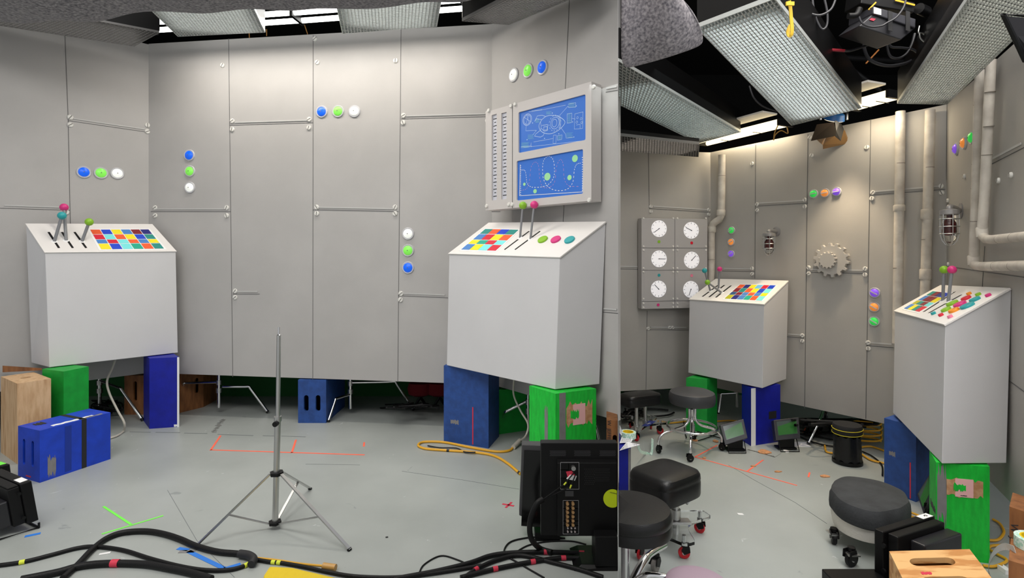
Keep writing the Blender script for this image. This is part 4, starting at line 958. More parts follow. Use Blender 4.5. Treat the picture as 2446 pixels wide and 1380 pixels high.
strokes('handwriting', V((c.x-0.012, Yr_-0.0008, c.z+0.026)), V((0.034,0,-0.008)), V((0,0,0.004)), 8, mon, m_ink, 0.0015, 4)
M().hexa(kk(1350,1172), kk(1370,1172), kk(1370,1185), kk(1350,1185), *[p+V((0,-0.001,0)) for p in (kk(1350,1172), kk(1370,1172), kk(1370,1185), kk(1350,1185))]).build('rating_plate', mat('plate_dark', col(60,60,62), 0.4), mon)
sx0 = k(1415,0).x; stx = k0*2.30-0.008
M().hexa((sx0,2.36,0.02),(k0*2.36-0.001,2.36,0.02),(xR-0.01,2.47,0.02),(sx0,2.47,0.02),(sx0,2.36,0.15),(k0*2.36-0.001,2.36,0.15),(xR-0.01,2.47,0.15),(sx0,2.47,0.15)).build('stand_block', m_blk, mon, bevel=0.004)
M().hexa((k(1365,0).x,2.36,0),(k0*2.36-.001,2.36,0),(xR-.004,2.55,0),(k(1365,0).x,2.55,0),(k(1385,0).x,2.38,0.02),(k0*2.37-.001,2.37,0.02),(xR-.004,2.54,0.02),(k(1385,0).x,2.54,0.02)).build('stand_foot', m_blkm, mon, bevel=0.003)
M().hexa(kk(1352,1126), kk(1366,1124), kk(1374,1134), kk(1356,1140), *[p+V((0,-0.004,0)) for p in (kk(1352,1126), kk(1366,1124), kk(1374,1134), kk(1356,1140))]).build('red_tag', m_rtape, mon)
M().hexa(kk(1353,1142), kk(1373,1146), kk(1377,1136), kk(1362,1132), *[p+V((0,-0.008,0)) for p in (kk(1353,1142), kk(1373,1146), kk(1377,1136), kk(1362,1132))]).build('white_tag', m_white, mon)
for a_, b_ in (((1371,1125),(1349,1150)), ((1374,1131),(1362,1157))):
    M().tube([kk(*a_)+V((0,-0.012,0)), kk(*b_)+V((0,-0.02,0)), P(1297,1193,Ym-0.03)], 0.0028, 8).build('video_lead', m_rub, mon, smooth=True)
    c = kk(*b_)+V((0,-0.02,0)); d_ = (kk(*a_)-kk(*b_)).normalized(); M().tube([c-d_*0.008, c+d_*0.008], 0.0036, 8).build('yellow_band', m_ytape, mon)
# the second monitor just behind it, face turned away
Y2 = 2.66; z0_, z1_ = P(0,1268,Y2).z, P(0,1062,Y2).z
m2 = thing('studio_monitor', 'black monitor standing partly hidden behind the large sticker monitor', 'monitor', (0.1, Y2, 0))
xa, xb2 = P(1243,0,Y2).x, P(1340,0,Y2).x
M().hexa((xa-0.006,Y2,max(z0_,0.03)+0.07),(xb2,Y2-0.02,0.03),(xb2,Y2+0.05,0.03),(xa-0.006,Y2+0.06,0.1),(xa+0.008,Y2,z1_),(xb2,Y2-0.02,z1_),(xb2,Y2+0.05,z1_),(xa+0.008,Y2+0.06,z1_)).build('housing', mat('monitor_grey', col(66,66,68), 0.5), m2, bevel=0.003)
M().hexa((xa+0.004,Y2-0.012,0.055),(xb2-0.01,Y2-0.03,0.05),(xb2-0.01,Y2-0.021,0.05),(xa+0.004,Y2-0.002,0.055),(xa+0.018,Y2-0.012,z1_-0.025),(xb2-0.01,Y2-0.03,z1_-0.025),(xb2-0.01,Y2-0.021,z1_-0.025),(xa+0.018,Y2-0.002,z1_-0.025)).build('screen', mat('dead_screen', col(8,8,9), 0.15), m2)
M().box(((xa+xb2)/2+0.03, Y2+0.02, 0.02), (0.12,0.14,0.04)).build('stand_foot', m_blkm, m2)

# ------------------------------------------------------------ small equipment, left edge
def cube_monitor(label, O, ex, ey, h, tilt, tag='', name='field_monitor'):
    """black boxy monitor lying on a wire stand: O ground corner, ex width, ey depth"""
    t = thing(name, label, 'monitor', O+(ex+ey)/2)
    Rt = Matrix.Rotation(tilt, 3, ex.normalized()); u = Rt@V((0,0,h)); ey2 = Rt@ey; O2 = O+V((0,0,0.022 + max(0, -(Rt@ey).z)))
    M().vb2(O2, ex, ey2*0.28, u).build('front_bezel', m_blkm, t, bevel=0.004)
    M().vb2(O2+ex*0.04+ey2*0.28+u*0.03, ex*0.92, ey2*0.30, u*0.92).build('body', m_blk, t, bevel=0.004)
    M().vb2(O2+ex*0.08+ey2*0.58+u*0.06, ex*0.84, ey2*0.42, u*0.62).build('battery_pack', mat('black_satin', col(34,34,38), 0.3), t, bevel=0.006)
    M().vb2(O2+ex*0.05+ey2*0.30+u*0.955, ex*0.9, ey2*0.25, u*0.03).build('carry_handle', m_blk, t, bevel=0.002)
    for f in (0.2, 0.8):
        p = O2+ex*0.0+ey2*0.15+u*f; q = O2+ex+ey2*0.35+u*f; d_ = ex.normalized()
        M().tube([q, q+d_*0.008], 0.008, 10).build('side_knob', m_blk, t, smooth=True); M().tube([p, p-d_*0.008], 0.008, 10).build('side_knob', m_blk, t, smooth=True)
    if tag:
        a = O2+ex*0.72+ey2*0.03+u*1.002; lb = M().vb2(a, ex*0.2, ey2*0.2, u*0.004).build('white_label' if tag != 'g' else 'green_label', m_white if tag != 'g' else m_neon, t)
    else: a = None
    # wire stand
    M().tube([O+V((0,0,0.006)), O+ex+V((0,0,0.006)), O+ex+ey+V((0,0,0.006)), O+ey+V((0,0,0.006))], 0.005, 8, closed=True).build('wire_stand', m_blkm, t, smooth=True)
    for q in (O, O+ex): M().tube([q+V((0,0,0.006)), q+V((0,0,0.03))], 0.005, 8).build('stand_post', m_blkm, t, smooth=True)
    return t, O2, ex, ey2, u
def vb2(s, O, ex, ey, u): return s.hexa(O, O+ex, O+ex+ey, O+ey, O+u, O+ex+u, O+ex+ey+u, O+ey+u)
M.vb2 = vb2
O = fp(93,1262); ey = fp(32,1285)-O; ex = V((-0.30,0.16,0))
# lies with its screen facing the set, back to us
t, *_ = cube_monitor('black boxy monitor with a white label at the left edge of the floor', O+ex, -ex, ey*1.0+V((-0.05,-0.03,0)), 0.21, 0.14, 'w')
O = fp(32,1185); ex = V((-0.3,0.14,0))
t, *_ = cube_monitor('black boxy monitor with a green label, behind the white-labelled one at the left edge', O+ex, -ex, V((-0.10,-0.10,0)), 0.155, 0.1, 'g')

# small monitors on the right floor
def small_screen(label, TLp, TRp, BRp, BLp, Yf, th=0.05, tilt=0.06, foot=None):
    pts = [P(TLp[0],TLp[1],Yf+tilt), P(TRp[0],TRp[1],Yf+tilt), P(BRp[0],BRp[1],Yf), P(BLp[0],BLp[1],Yf)]
    c = sum(pts, V((0,0,0)))/4; t = thing('small_monitor', label, 'monitor', V((c.x, c.y, 0)))
    q = quadf(pts[3], pts[2], pts[1], pts[0]); nn = (pts[2]-pts[3]).cross(pts[0]-pts[3]).normalized(); nn = nn if nn.y < 0 else -nn
    bk = -nn*th
    M().hexa(pts[3]+bk, pts[2]+bk, pts[2], pts[3], pts[0]+bk, pts[1]+bk, pts[1], pts[0]).build('housing', mat('charcoal_plastic', col(46,47,52), 0.4), t, bevel=0.003)
    z = nn*0.001; s_ = [q(0.1,0.22)+z, q(0.9,0.22)+z, q(0.9,0.9)+z, q(0.1,0.9)+z]
    M().hexa(*s_, *[p+z for p in s_]).build('screen', mat('screen_dark', col(70,84,82), 0.15), t)
    z2 = nn*0.0026; s2 = [q(0.12,0.24)+z2, q(0.88,0.24)+z2, q(0.88,0.86)+z2, q(0.12,0.66)+z2]
    M().hexa(*s2, *[p+nn*0.0006 for p in s2]).build('green_picture', mat('screen_green', col(42,96,42), 0.2, emit=0.15), t)
    g = M(); m_ = (pts[3]+pts[2])/2; x = (pts[2]-pts[3]).normalized(); w_ = (pts[2]-pts[3]).length*0.38; y = V((0,-1,0))
    g.tube([V((*(m_-x*w_-nn*0.02)[:2], m_.z)), V((*(m_-x*w_+nn*0.03)[:2], 0.006)), V((*(m_+x*w_+nn*0.03)[:2], 0.006)), V((*(m_+x*w_-nn*0.02)[:2], m_.z))], 0.0035, 8)
    g.build('wire_foot', m_blkm, t, smooth=True)
    bm_ = m_+bk; M().box((bm_.x, bm_.y, 0.011), (w_*2, 0.07, 0.01)).build('stand_plate', m_blkm, t, bevel=0.002)
    M().hexa(*[V((m_.x+sx*w_*0.8-nn.x*a_, m_.y-nn.y*a_, zz)) for zz in (0.012, m_.z+0.01) for sx, a_ in ((-1,0.02),(1,0.02),(1,0.05),(-1,0.05))]).build('stand_neck', m_blkm, t)
    return t
small_screen('small black monitor showing green, leaning beside the chrome stool', (1720,1015),(1776,1000),(1786,1046),(1732,1063), 3.80)
small_screen('small black monitor showing green, in front of the royal blue box', (1848,1003),(1908,996),(1912,1046),(1854,1052), 3.83)
small_screen('dark monitor wedged behind the bright green box at right', (2190,1180),(2222,1128),(2226,1185),(2206,1228), 2.74, th=0.03)
# black boxy monitor with the number label, front
O = fp(2087,1340); O = V((O.x, O.y-0.0, 0)); O = P(2090,1345,2.27); O.z = 0
bl_ = P(2098,1266,2.2); 
a = P(2088,1262,2.26); b_ = P(2212,1234,2.40); h_ = a.z
ex = V((b_.x-a.x, b_.y-a.y, 0)); ey = V((0.06,-0.12,0))
O = V((a.x, a.y, 0))
t = thing('field_monitor', 'black boxy monitor with a numbered white label, behind the front plywood box', 'monitor', O+(ex+ey)/2)
u = V((0,0,h_-0.03)); O2 = O+V((0,0,0.03))
M().vb2(O2, ex, ey*0.26, u).build('front_bezel', m_blkm, t, bevel=0.004)
M().vb2(O2+ex*0.08+ey*0.26+u*0.03, ex*0.9, ey*0.3, u*0.93).build('body', m_blk, t, bevel=0.004)
M().vb2(O2+ex*0.30+ey*0.56+u*0.1, ex*0.72, ey*0.42, u*0.74).build('battery_pack', mat('black_satin', col(34,34,38), 0.3), t, bevel=0.006)
lb = M().vb2(O2+ex*0.78+ey*0.02+u*1.002, ex*0.2, ey*0.22, u*0.004).build('white_label', m_white, t)
text('9', 0.03, m_ink, O2+ex*0.89+ey*0.13+u*1.009, -ey, ex, t)
for f in (0.25, 0.75):
    p = O2+ey*0.3+u*f; M().tube([p, p-ex.normalized()*0.01], 0.009, 10).build('side_knob', m_blk, t, smooth=True)
M().vb2(O+ex*0.05+V((0,0,0.0)), ex*0.9, ey, V((0,0,0.03))).build('base', m_blkm, t)
g = M(); a = fp(1962,1352); 
a, b_ = P(1962,1357,2.28), P(2082,1352,2.30); zc = a.z
M().vb2(V((a.x,a.y-0.16,0)), V((b_.x-a.x,0,0)), V((0,0.16,0)), V((0,0,max(0.04,zc)))).build('equipment_case', m_blkm, bevel=0.005, label='low black equipment case on the floor at the bottom edge, left of the numbered monitor', cat='case')

# ------------------------------------------------------------ stools
def cushion(name, c, hx, hy, th, rot, m, t, rr=0.35):
    # soft square/round cushion via superellipse rings
    g = M(); R = Matrix.Rotation(rot, 3, 'Z'); n = 48; prof = [(0.90, 0.0), (0.98, 0.02), (1.0, 0.12), (1.0, 0.55), (0.985, 0.60), (1.0, 0.66), (0.985, 0.82), (0.93, 0.93), (0.8, 0.99), (0.4, 1.02), (0.02, 1.03)]
    base = 0
    for q, z in prof:
        for k in range(n):
            a = 2*math.pi*k/n; ca, sa = math.cos(a), math.sin(a); e = rr
            g.v.append(V(c)+R@V((hx*q*math.copysign(abs(ca)**e, ca), hy*q*math.copysign(abs(sa)**e, sa), th*z)))
    for i in range(len(prof)-1):
        for k in range(n): k2 = (k+1) % n; g.f.append([i*n+k, i*n+k2, (i+1)*n+k2, (i+1)*n+k]); g.mi.append(0)
    g.f.append([k for k in range(n)][::-1]); g.mi.append(0); g.f.append([(len(prof)-1)*n+k for k in range(n)]); g.mi.append(0)
    return g.build(name, m, t, smooth=True)
def caster(t, p, r, m, yaw, w_=0.014):
    # p on the ground
    d = V((math.cos(yaw), math.sin(yaw), 0)); ax = V((-d.y, d.x, 0)); c = V((p.x, p.y, r))
    ct = M().tube([c-ax*w_*0.5, c-ax*w_*0.35, c+ax*w_*0.35, c+ax*w_*0.5], [r*0.9, r, r, r*0.9], 20).build('caster_wheel', m, t, smooth=True)
    M().tube([c-ax*w_*0.56, c+ax*w_*0.56], r*0.35, 12).build('wheel_hub', m_alu, ct, smooth=True)
    g = M()
    for s_ in (-1, 1): 
        o = ax*s_*w_*0.75; pts = [c+o-V((0,0,r*0.2)), c+o+d*r*0.5+V((0,0,r*0.5)), c+o+d*r*0.2+V((0,0,r*1.25)), c+o-d*r*0.9+V((0,0,r*1.25)), c+o-d*r*1.0+V((0,0,r*0.3))]
        g.poly(pts); g.poly([q+ax*s_*0.003 for q in pts])
        for i in range(5): g.poly([pts[i], pts[(i+1)%5], pts[(i+1)%5]+ax*s_*0.003, pts[i]+ax*s_*0.003])
    g.tube([c+V((0,0,r*1.05)), c+V((0,0,r*1.5))], w_*0.8, 12)
    g.build('caster_fork', m_blk, t)
    return ct
# round chrome foot-ring stool
cY = 3.86; cc = V((P(1653,0,cY).x, cY, 0)); t = thing('round_stool', 'round dark grey stool with chrome foot ring and four caster legs', 'stool', cc)
st_z = P(0,944,cY).z
M().lathe([(0.13,-0.005),(0.152,0.0),(0.159,0.02),(0.159,0.055),(0.151,0.078),(0.13,0.088),(0.02,0.09)], cc+V((0,0,st_z-0.055)), 48).build('seat', mat('grey_vinyl', col(58,59,62), 0.42), t, smooth=True)
M().tube([cc+V((0,0,st_z-0.055)), cc+V((0,0,0.20))], 0.011, 14).build('screw_post', m_blkm, t, smooth=True)
M().tube([cc+V((0,0,0.29)), cc+V((0,0,0.10))], 0.014, 14).build('post', m_chrome, t, smooth=True)
rz = P(0,1018,cY).z; rg = 0.170
M().tube([cc+V((rg*math.cos(2*math.pi*k/48), rg*math.sin(2*math.pi*k/48), rz)) for k in range(48)], 0.0085, 12, closed=True).build('foot_ring', m_chrome, t, smooth=True)
for (px, py) in ((1573,1082),(1649,1103),(1724,1076),(1657,1050)):
    f_ = fp(px, py); d_ = V((f_.x-cc.x, f_.y-cc.y, 0)); L_ = d_.length; d_.normalize()
    pts = [cc+d_*0.022+V((0,0,0.29)), cc+d_*0.024+V((0,0,0.22)), cc+d_*0.06+V((0,0,rz+0.012)), cc+d_*0.14+V((0,0,rz-0.01)), cc+d_*(L_*0.88)+V((0,0,rz-0.035)), cc+d_*L_+V((0,0,0.09)), cc+d_*L_+V((0,0,0.05))]
    M().tube(spline(pts, 6), 0.0095, 12).build('leg', m_chrome, t, smooth=True)
    caster(t, f_, 0.024, m_rub, random.uniform(0, 3))
# acrylic stools
def acrylic(t, c, posts, cast, z, r0=0.05):
    # lobed clear plate through caster points
    g = M(); pts = []
    n = len(cast); cs = sorted(cast, key=lambda p: math.atan2(p.y-c.y, p.x-c.x))
    for i, p in enumerate(cs):
        d = V((p.x-c.x, p.y-c.y, 0)); a = math.atan2(d.y, d.x); l = d.length
        for da in (-0.9, -0.3, 0.3, 0.9): pts.append(V((p.x, p.y, 0))+V((math.cos(a+da), math.sin(a+da), 0))*r0)
        q = cs[(i+1) % n]; mid = (V((p.x,p.y,0))+V((q.x,q.y,0)))/2; pts.append(lerp(mid, V((c.x,c.y,0)), 0.12))
    pts = spline(pts+[pts[0]], 5)[:-1]
    tr = [(p.x, p.y) for p in pts]
    g.holed(lambda u, v, w: V((u, v, z+0.014-w)), tr, [], 0.014)
    g.build('acrylic_base', m_acr, t, smooth=False)
    for p in cast:
        caster(t, p, 0.026, m_redw, random.uniform(0, 3)); M().tube([V((p.x,p.y,z-0.012)), V((p.x,p.y,z+0.028))], 0.009, 6).build('bolt', m_chrome, t)
cY = 2.60; cc = V((P(1614,0,cY).x, cY, 0)); t = thing('square_stool', 'square black padded stool on a clear acrylic base with red casters', 'stool', cc)
zt_ = P(0,1122,cY).z
cushion('seat', cc+V((-0.045,0.02,zt_-0.125)), 0.150, 0.125, 0.125, math.radians(36), m_leather, t, 0.42)
M().tube([cc+V((0,0,zt_-0.125)), cc+V((0,0,0.035))], 0.0155, 16).build('post', m_alu, t, smooth=True)
M().tube([cc+V((0,0,0.115)), cc+V((0,0,0.16))], 0.023, 16).build('clamp', m_alu, t, smooth=True)
M().box(cc+V((0.02,-0.01,0.105)), (0.09,0.05,0.012)).build('clamp_plate', m_alu, t, bevel=0.002)
M().tube([cc+V((0.03,-0.01,zt_-0.13)), cc+V((0.055,-0.015,zt_-0.15))], 0.012, 12).build('knob', m_alu, t, smooth=True)
acrylic(t, cc+V((-0.06,0.03,0)), None, [fp(1634,1333), fp(1671,1272), fp(1530,1335), V((cc.x-0.10, cc.y+0.22, 0))], 0.078, 0.045)
cY = 4.12; cc = V((P(1530,0,cY).x, cY, 0)); t = thing('rectangular_stool', 'small rectangular black padded stool on a clear acrylic base, behind the papers', 'stool', cc)
zt_ = P(0,938,cY).z
cushion('seat', cc+V((0,0,zt_-0.085)), 0.155, 0.082, 0.085, math.radians(24), m_leather, t, 0.38)
for px, dy in ((1517,-0.05),(1546,0.06)):
    p = V((P(px,0,cY).x, cY+dy, 0)); M().tube([p+V((0,0,zt_-0.085)), p+V((0,0,0.07))], 0.013, 14).build('post', m_alu, t, smooth=True)
    M().tube([p+V((0,0,0.085)), p+V((0,0,0.115))], 0.022, 12).build('clamp', m_alu, t, smooth=True)
acrylic(t, cc, None, [fp(1520,1053), fp(1577,1036), V((cc.x+0.13,cc.y+0.2,0)), V((cc.x-0.02,cc.y+0.2,0))], 0.08, 0.05)
M().hexa(*[FL(x,y,0.0955) for x,y in ((1532,1017),(1548,1018),(1567,1006),(1551,1004))], *[FL(x,y,0.0965) for x,y in ((1532,1017),(1548,1018),(1567,1006),(1551,1004))]).build('blue_sticker', mat('sticker_blue', col(36,54,140), 0.5), t)
text('dolly', 0.022, m_white, FL(1549,1011,0.098), FL(1567,1005,0.098)-FL(1532,1017,0.098), V((0,1,0)), t)
# big round stool at the divider: everything stops at the board
def clip_div(o, eps=0.0012):
    me = o.data; bm = bmesh.new(); bm.from_mesh(me); org = ORG[o.name]
    nn = V((1, -k1, 0)).normalized(); pc = nn*eps - org
    r = bmesh.ops.bisect_plane(bm, geom=bm.verts[:]+bm.edges[:]+bm.faces[:], plane_co=pc, plane_no=nn, clear_inner=True)
    ed = [e for e in r['geom_cut'] if isinstance(e, bmesh.types.BMEdge)]
    if ed: bmesh.ops.holes_fill(bm, edges=ed)
    bmesh.ops.recalc_face_normals(bm, faces=bm.faces[:]); bm.to_mesh(me); bm.free()
cY = 2.12; cc = V((P(1506,0,cY).x, cY, 0)); t = thing('round_stool', 'large round black padded stool against the dividing panel, chrome star base', 'stool', cc)
zt_ = P(0,1206,cY).z; r_ = 98*cY/F
o_ = M().lathe([(r_*0.9,0),(r_*0.985,0.006),(r_*0.995,0.03),(r_*0.965,0.045),(r_,0.055),(r_*0.99,0.075),(r_*0.93,0.09),(r_*0.6,0.096),(0.003,0.097)], cc+V((0,0,zt_-0.095)), 64).build('seat', m_leather, t, smooth=True); clip_div(o_)
pc = V((k1*cY+0.028, cY, 0))
M().tube([pc+V((0,0,zt_-0.095)), pc+V((0,0,0.06))], 0.017, 18).build('post', m_chrome, t, smooth=True)
M().tube([pc+V((0,0,0.10)), pc+V((0,0,0.045))], 0.028, 18).build('hub', m_chrome, t, smooth=True)
ea = P(1588,1302,2.33); eb = P(1604,1382,2.08)
for e_, f_ in ((ea, fp(1567,1342)), (eb, None)):
    M().tube(spline([pc+V((0.015,0,0.075)), lerp(pc+V((0,0,0.095)), e_, 0.5)+V((0,0,0.02)), e_], 8), [0.017]*9+[0.013]*8, 14).build('leg', m_chrome, t, smooth=True)
caster(t, V((P(1566,0,2.36).x, 2.36, 0)), 0.03, m_greyw, 0.9, 0.022)
# mauve stool top at the bottom edge
cY = 2.02; cc = V((P(1665,0,cY).x, cY, 0)); zt_ = P(0,1384,cY).z
t = thing('mauve_stool', 'mauve fabric seat showing at the bottom edge below the square stool', 'stool', cc)
M().lathe([(0.10,-0.02),(0.118,-0.01),(0.120,0.03),(0.112,0.05),(0.09,0.062),(0.05,0.068),(0.002,0.069)], cc+V((0,0,zt_-0.06)), 40).build('seat', m_mauve, t, smooth=True)
M().tube([cc, cc+V((0,0,zt_-0.07))], 0.03, 16).build('post', m_blk, t)
M().lathe([(0.1,0),(0.1,0.012),(0.03,0.02)], cc, 24).build('base', m_blk, t)
# barrel stool
cY = 3.61; cc = V((P(2024,0,cY).x, cY, 0)); t = thing('barrel_stool', 'black quilted barrel stool with yellow elastic bands below its seat', 'stool', cc)
zt_ = P(0,1011,cY).z
def scal(z): return lambda a: 1+0.018*math.cos(10*a+ (math.pi if int(z*40) % 2 else 0))
prof = [(0.086,0),(0.089,0.004),(0.089,0.022),(0.084,0.024)]
g = M(); rings = [(0.083-0.008*(z/0.17), z) for z in [0.027+0.0143*i for i in range(12)]]
base = []
for i, (r, z) in enumerate(rings):
    for j in range(60):
        a = 2*math.pi*j/60; ph = (i//2) % 2*math.pi/10
        rr2 = r*(1+0.02*abs(math.cos(5*a+ph))+ (0.03 if i % 2 == 0 else 0)); zz = z+0.006*math.cos(10*a+ph*2)
        g.v.append(cc+V((rr2*math.cos(a), rr2*math.sin(a), zz)))
for i in range(len(rings)-1):
    for j in range(60): j2 = (j+1) % 60; g.f.append([i*60+j, i*60+j2, (i+1)*60+j2, (i+1)*60+j]); g.mi.append(0)
g.build('quilted_body', m_leather, t, smooth=True)
M().lathe(prof+[(0.08,0.026)], cc, 40).build('base_ring', m_blk, t, smooth=True)
zz = zt_-0.07
M().lathe([(0.075,0),(0.084,0.004),(0.088,0.03),(0.088,0.055),(0.083,0.066),(0.05,0.070),(0.002,0.070)], cc+V((0,0,zz)), 40).build('seat', mat('black_suede', col(24,24,25), 0.8), t, smooth=True)
for dz in (0.012, 0.042):
    M().tube([cc+V((0.0895*math.cos(2*math.pi*k/40), 0.0895*math.sin(2*math.pi*k/40), zz+dz+0.006*math.sin(2*math.pi*k/40+1))) for k in range(40)], 0.0022, 6, closed=True).build('yellow_band', mat('band_yellow', col(205,190,40), 0.5), t)
# foam stool on casters
cY = 2.62; cc = V((P(2074,0,cY).x, cY, 0)); t = thing('foam_stool', 'low stool of rough black foam over white foam on swivel casters', 'stool', cc)
zt_ = P(0,1174,cY).z; sc_ = 0.166
ell = lambda a: 1/math.sqrt((math.cos(a-0.98)/1.35)**2+math.sin(a-0.98)**2)
lob = lambda a: ell(a)*(1+0.03*math.sin(2*a+0.7)+0.035*math.sin(3*a+2.4)+0.018*math.sin(5*a)+0.012*math.sin(9*a+1))
M().lathe([(sc_*0.93,0),(sc_*0.99,0.01),(sc_,0.03),(sc_*0.985,0.07),(sc_*0.93,0.088),(sc_*0.85,0.092),(sc_*0.4,0.095),(0.003,0.094)], cc+V((0,0,zt_-0.093)), 72, sq=lob).build('black_foam_top', m_bfoam, t, smooth=True)
M().lathe([(sc_*0.80,0),(sc_*0.92,0.012),(sc_*0.96,0.05),(sc_*0.95,0.078)], cc+V((0,0,zt_-0.168)), 56, sq=lambda a: ell(a)*(1+0.02*math.sin(4*a))).build('white_foam_block', m_foam, t, smooth=True)
M().lathe([(sc_*0.6,0),(sc_*0.6,0.012)], cc+V((0,0,zt_-0.178)), 40).build('base_board', m_white, t)
for (px, py, rr3) in ((2034,1352,0.034),(1992,1298,0.03)):
    f_ = fp(px, py); f_.z = 0
    ct = caster(t, f_, rr3, m_rub, 0.4 if px > 2000 else 1.2, 0.02)
    M().box(f_+V((0,0,rr3*1.5+0.006)), (0.05,0.05,0.006)).build('caster_plate', m_alu, t)
for dx_, dy_ in ((0.12,0.12),(-0.02,0.17)): caster(t, cc+V((dx_,dy_,0)), 0.03, m_rub, 2.0, 0.02)
# ------------------------------------------------------------ cables on the floor
def cable(label, pts, rpx, m, bands=(), name='floor_cable', lift=None, group=None, end=None):
    """pts (px, py[, z]) on or above the floor; bands (px, py, material)"""
    q = []
    for p in pts:
        z = p[2] if len(p) > 2 else 0.0
        Y = (H)*F/(p[1]-HY); r = rpx*Y/F; q.append(FL(p[0], p[1], z+r))
    r = rpx*sum(v.y for v in q)/len(q)/F
    for v in q: v.z = max(v.z, r)
    t = thing(name, label, 'cable', V((q[len(q)//2].x, q[len(q)//2].y, 0)), group)
    sp = spline(q, 7); M().tube(sp, r, 10).build('sheath', m, t, smooth=True)
    for (px, py, bm_, *nm) in bands:
        c = min(range(1, len(sp)-1), key=lambda i: (sp[i].x*F/sp[i].y+CX-px)**2+((H-sp[i].z)*F/sp[i].y+HY-py)**2)
        d = (sp[c+1]-sp[c-1]).normalized(); w_ = r*1.1
        M().tube([sp[c]-d*w_, sp[c]+d*w_], r*1.10, 12).build(nm[0] if nm else 'tape_band', bm_, t, smooth=True)
    return t, sp, r
cable('thick black cable loop arching across the lower left floor', [(150,1381),(187,1347),(219,1313),(252,1287),(292,1272),(345,1268),(389,1274),(430,1287),(467,1303),(519,1317),(568,1322),(597,1328)], 6.8, m_rub)
cable('thinner black cable with a yellow band at the far lower left, crossing under the loop', [(-20,1352),(53,1342),(122,1325),(183,1309),(227,1305),(292,1313),(357,1333),(426,1351),(487,1361),(544,1361),(584,1351),(602,1338)], 4.8, m_rub, [(53,1342,m_ytape),(590,1349,m_ytape)])
cable('thickest black cable with a red band along the bottom left edge', [(50,1384),(134,1367),(195,1351),(264,1345),(345,1347),(406,1357),(454,1367),(505,1382)], 8.2, m_rub, [(280,1347,m_rtape)])
cable('black cable running right from the joint past the yellow plug', [(600,1333),(640,1341),(672,1344),(724,1353),(785,1366),(846,1376),(927,1379),(988,1375),(1080,1362),(1150,1350)], 4.6, m_rub, [(652,1342,m_ytape),(667,1343,m_ytape)])
t = thing('cable_joint', 'black taped joint where the lower left cables meet', 'cable joint', fp(600,1335))
M().tube(spline([FL(572,1322,0.02),FL(595,1326,0.022),FL(606,1336,0.022),FL(600,1348,0.018)],5), 0.0175, 12).build('tape_wrap', m_ktape, t, smooth=True)
t, sp, r = cable('yellow extension cable lying between the tripod and the yellow mat', [(603,1331),(660,1337),(720,1346),(772,1351)], 2.4, m_yel, name='extension_cable')
M().tube([FL(772,1351,0.014), FL(802,1355,0.014)], 0.014, 10).build('plug', mat('amber_plug', col(196,150,80), 0.3), t, smooth=True)
cable('uppermost black cable of the bundle at the foot of the large monitor', [(940,1383),(1041,1364),(1122,1344),(1171,1327),(1224,1320),(1305,1318),(1398,1321)], 5.6, m_rub, [(1299,1318,m_rtape),(1387,1321,m_rtape)])
cable('black cable curving under the bundle towards the bottom right of the left set', [(1105,1382),(1143,1356),(1187,1337),(1244,1326),(1325,1344),(1386,1360),(1440,1378)], 5.2, m_rub, [(1134,1360,m_rtape)])
cable('lowest black cable of the bundle with three red bands', [(1100,1379),(1183,1358),(1273,1341),(1346,1332),(1407,1335),(1466,1352)], 5.4, m_rub, [(1183,1358,m_rtape),(1271,1342,m_rtape),(1344,1332,m_rtape),(1445,1346,m_rtape)])
cable('thin black cable looping at the bottom, left of the bundle', [(1000,1372),(1013,1348),(1053,1327),(1094,1337),(1128,1353)], 1.9, m_rub)
cable('thin black cable looping out from under the large monitor', [(1300,1380),(1240,1345),(1205,1322),(1216,1296),(1252,1285),(1296,1282),(1350,1285)], 2.0, m_rub)
cable('thin black cable lying parallel to the bundle, nearest the monitor foot', [(1230,1320),(1262,1302),(1310,1293),(1365,1292),(1400,1300)], 1.8, m_rub)
cable('thin black cable running along the bundle towards the dividing panel', [(1398,1324),(1430,1328),(1466,1331)], 2.4, m_rub)
# hanging thick cable from monitor
t = thing('monitor_cable', 'thick black cable drooping from the back of the large monitor to the floor', 'cable', fp(1289,1307))
M().tube(spline([P(1297,1192,2.42),P(1282,1204,2.41),P(1267,1242,2.41),P(1268,1283,2.41),FL(1289,1309,0.02),FL(1318,1319,0.016)],7), 0.0125, 12).build('sheath', m_rub, t, smooth=True)
# yellow loop
t, sp, r = cable('yellow extension cable folded into a long loop in front of the dark blue box', [(1243,1132),(1212,1106),(1179,1088),(1134,1080),(1061,1075),(1015,1071),(999,1063),(1013,1055),(1061,1056),(1122,1068),(1183,1078),(1215,1076),(1226,1068)], 2.9, m_yel, [(1242,1131,m_ktape,'black_plug'),(1068,1075,m_ktape,'cable_tie')], name='extension_cable')
M().tube([FL(1226,1068,0.016), FL(1242,1052,0.03)], 0.017, 10).build('white_plug', m_wcab, t, smooth=True)
M().tube(spline([FL(1022,1064,0.008),FL(1050,1069,0.014),FL(1090,1070,0.012),FL(1110,1079,0.01),FL(1135,1080,0.02)],5), 0.005, 8).build('cord_tie', m_ktape, t)
t = thing('power_lead', 'pale grey power lead dropping behind the bright green box at right of the left set', 'cable', fp(1260,1040))
Yq = 3.62
M().tube(spline([FL(1242,1052,0.03), P(1256,1040,3.75), P(1261,1012,3.8), P(1243,980,3.88), P(1227,942,3.92), P(1228,905,3.93), P(1230,880,3.93)],6), 0.0065, 8).build('sheath', m_wcab, t, smooth=True)
t = thing('power_lead', 'pale grey power lead curling down behind the lying blue apple box', 'cable', fp(295,1031))
